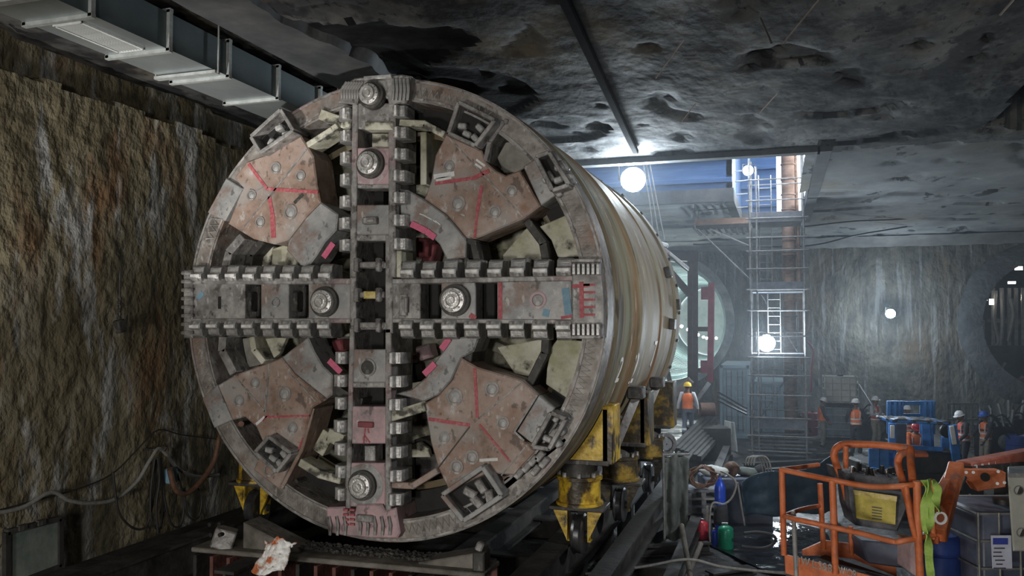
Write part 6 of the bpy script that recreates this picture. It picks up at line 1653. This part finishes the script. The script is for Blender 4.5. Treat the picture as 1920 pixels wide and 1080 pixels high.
# ---- dark floor clutter: beams, plates, poles, puddle
def fbeam(a, b_, w_, h_, label, mm='beam_dark', name='steel_beam', cat='beam', lift=0.0):
    p, r_ = on_z(*a, h_ / 2 + lift), on_z(*b_, h_ / 2 + lift); m = MB(); m.ibeam(p, r_, w_, h_, .03); tag(m.build(name, M[mm]), label, cat, 'loose beams on the floor')
fbeam((1118, 1062), (1285, 1078), .22, .22, 'dark steel beam lying across the bottom centre')
fbeam((1140, 1036), (1330, 1026), .2, .2, 'dark steel beam lying behind the crossed poles')
fbeam((1330, 1079), (1410, 1068), .26, .12, 'flat dark beam on the floor left of the boom basket')
fbeam((1205, 1012), (1255, 990), .3, .2, 'short dark beam at the foot of the canvas screen')
fbeam((1395, 873), (1540, 866), .2, .16, 'dark beam before the foot of the scaffold tower')
fbeam((1400, 887), (1520, 880), .2, .2, 'second dark beam before the scaffold tower, nearer the tarpaulin')
fbeam((1530, 856), (1600, 852), .15, .2, 'pale beam on the floor right of the scaffold tower foot', 'mud_plate')
pol = ((1278, 985, 14.6), (1296, 1090, 13.2)), ((1314, 1020, 14.6), (1284, 1090, 13.2))
for k, (a, b_) in enumerate(pol):
    m = MB(); m.cyl(P(*a), P(*b_), .045, seg=10); tag(m.build('crossed_pole', M['mud_plate']), ('longer', 'shorter')[k] + ' of two crossed poles at the bottom centre', 'pole', 'crossed poles')
cable('floor_cable', 'pale cable draped over the crossed poles along the bottom edge', [P(1000, 1080, 13.2), P(1120, 1074, 13.2), P(1210, 1062, 13.2), P(1290, 1049, 13.2), P(1360, 1064, 13.2), P(1480, 1076, 13.0)], .022, 'cable')
cable('floor_hose', 'black hose curving over the wet patch', [P(1395, 1000, 16), P(1420, 998, 16), P(1450, 1004, 15.9), P(1452, 1018, 15.9), P(1430, 1028, 15.9), P(1390, 1025, 15.9)], .03, 'cable_dark', 'hose')
M['water'] = mat('puddle_water', [(.012, .014, .016), (.02, .022, .025)], scale=2, rough=.03, bump=.6, bscale=1.8, spec=1.0, bdist=.16)
m = MB(); n = 60; ctr = on_z(1445, 1015, .055)
vs = [ctr]; 
for k in range(n):
    a = 2 * PI * k / n; r_ = 1.0 + .35 * nz(math.cos(a) * 1.4, math.sin(a) * 1.4, 2); vs.append(ctr + RIGHT * (1.25 * r_ * math.cos(a)) + FLAT * (2.2 * r_ * math.sin(a)))
m.add(vs, [(0, 1 + k, 1 + (k + 1) % n) for k in range(n)]); tag(m.build('puddle', M['water'], fix=False, smooth=1), 'bright wet puddle on the floor left of the boom basket', 'puddle')
# ---------------------------------------------------------------- light
w = bpy.data.worlds.new('overcast'); scene.world = w; w.use_nodes = True
bg = w.node_tree.nodes['Background']; bg.inputs['Color'].default_value = (.86, .93, 1, 1); bg.inputs['Strength'].default_value = 6
def area(name, loc, target, size, power, col=(1, 1, 1), spread=PI):
    l = bpy.data.lights.new(name, 'AREA'); l.energy = power; l.size = size; l.color = col; l.spread = spread
    o = bpy.data.objects.new(name, l); COL.objects.link(o); o.location = loc
    o.rotation_euler = (V(target) - V(loc)).to_track_quat('-Z', 'Y').to_euler(); return o
def point(name, loc, power, r=.12, col=(1, 1, 1)):
    l = bpy.data.lights.new(name, 'POINT'); l.energy = power; l.shadow_soft_size = r; l.color = col
    o = bpy.data.objects.new(name, l); COL.objects.link(o); o.location = loc; return o
# unseen fill lights added out of view, without any lamp fittings
area('fill_light_left', (-5.2, -5.0, 2.4), (-6.2, 10, 4.6), 1.2, 640, (1, .95, .88))
area('fill_light_low', (-8.6, 3.6, 1.2), (-8.0, 10.2, 8), .4, 60, (1, .97, .93), .7)
area('fill_light_flank', (8.0, 9.0, 7.6), (-2.2, 15.5, 4.6), .9, 140, (.95, .97, 1), 1.0)
area('fill_light_right', (-1.0, -5.5, 4.6), (-5, 12, 4.5), 1.0, 380, (1, .97, .92))
scene.view_settings.exposure = .05
scene.cycles.use_denoising = True
for i, (p, pw) in enumerate(LAMPS): point('flood_lamp_light', p, pw * 1.0, .2, (.74, .88, 1))
point('tunnel_light', P1C + V((1.2, .9, -1.8)), 520, .15, (.9, 1, 1)); point('tunnel_light', P1C + V((0, 9, 0)), 700, .2, (.9, 1, 1)); point('tunnel_light', P1C + V((0, 18, 0)), 1100, .2, (.9, 1, 1))
point('gantry_light', P2C + V((-1, 1.5, 1.2)), 60, .2, (1, .9, .75))
# thin dusty haze that fills the far half of the station
hm = bpy.data.materials.new('dust_haze'); hm.use_nodes = True; nt = hm.node_tree; nt.nodes.clear()
vo = nt.nodes.new('ShaderNodeVolumeScatter'); vo.inputs['Density'].default_value = .0052; vo.inputs['Color'].default_value = (.8, .9, 1, 1); vo.inputs['Anisotropy'].default_value = .3
ou = nt.nodes.new('ShaderNodeOutputMaterial'); nt.links.new(vo.outputs[0], ou.inputs['Volume'])
m = MB(); m.box((3.5, 27.6, 4.4), (26.5, 28, 8.7)); hz = m.build('haze', hm, smooth=0); tag(hz, 'thin bluish dust haze hanging in the far half of the station', 'haze', kind='stuff')
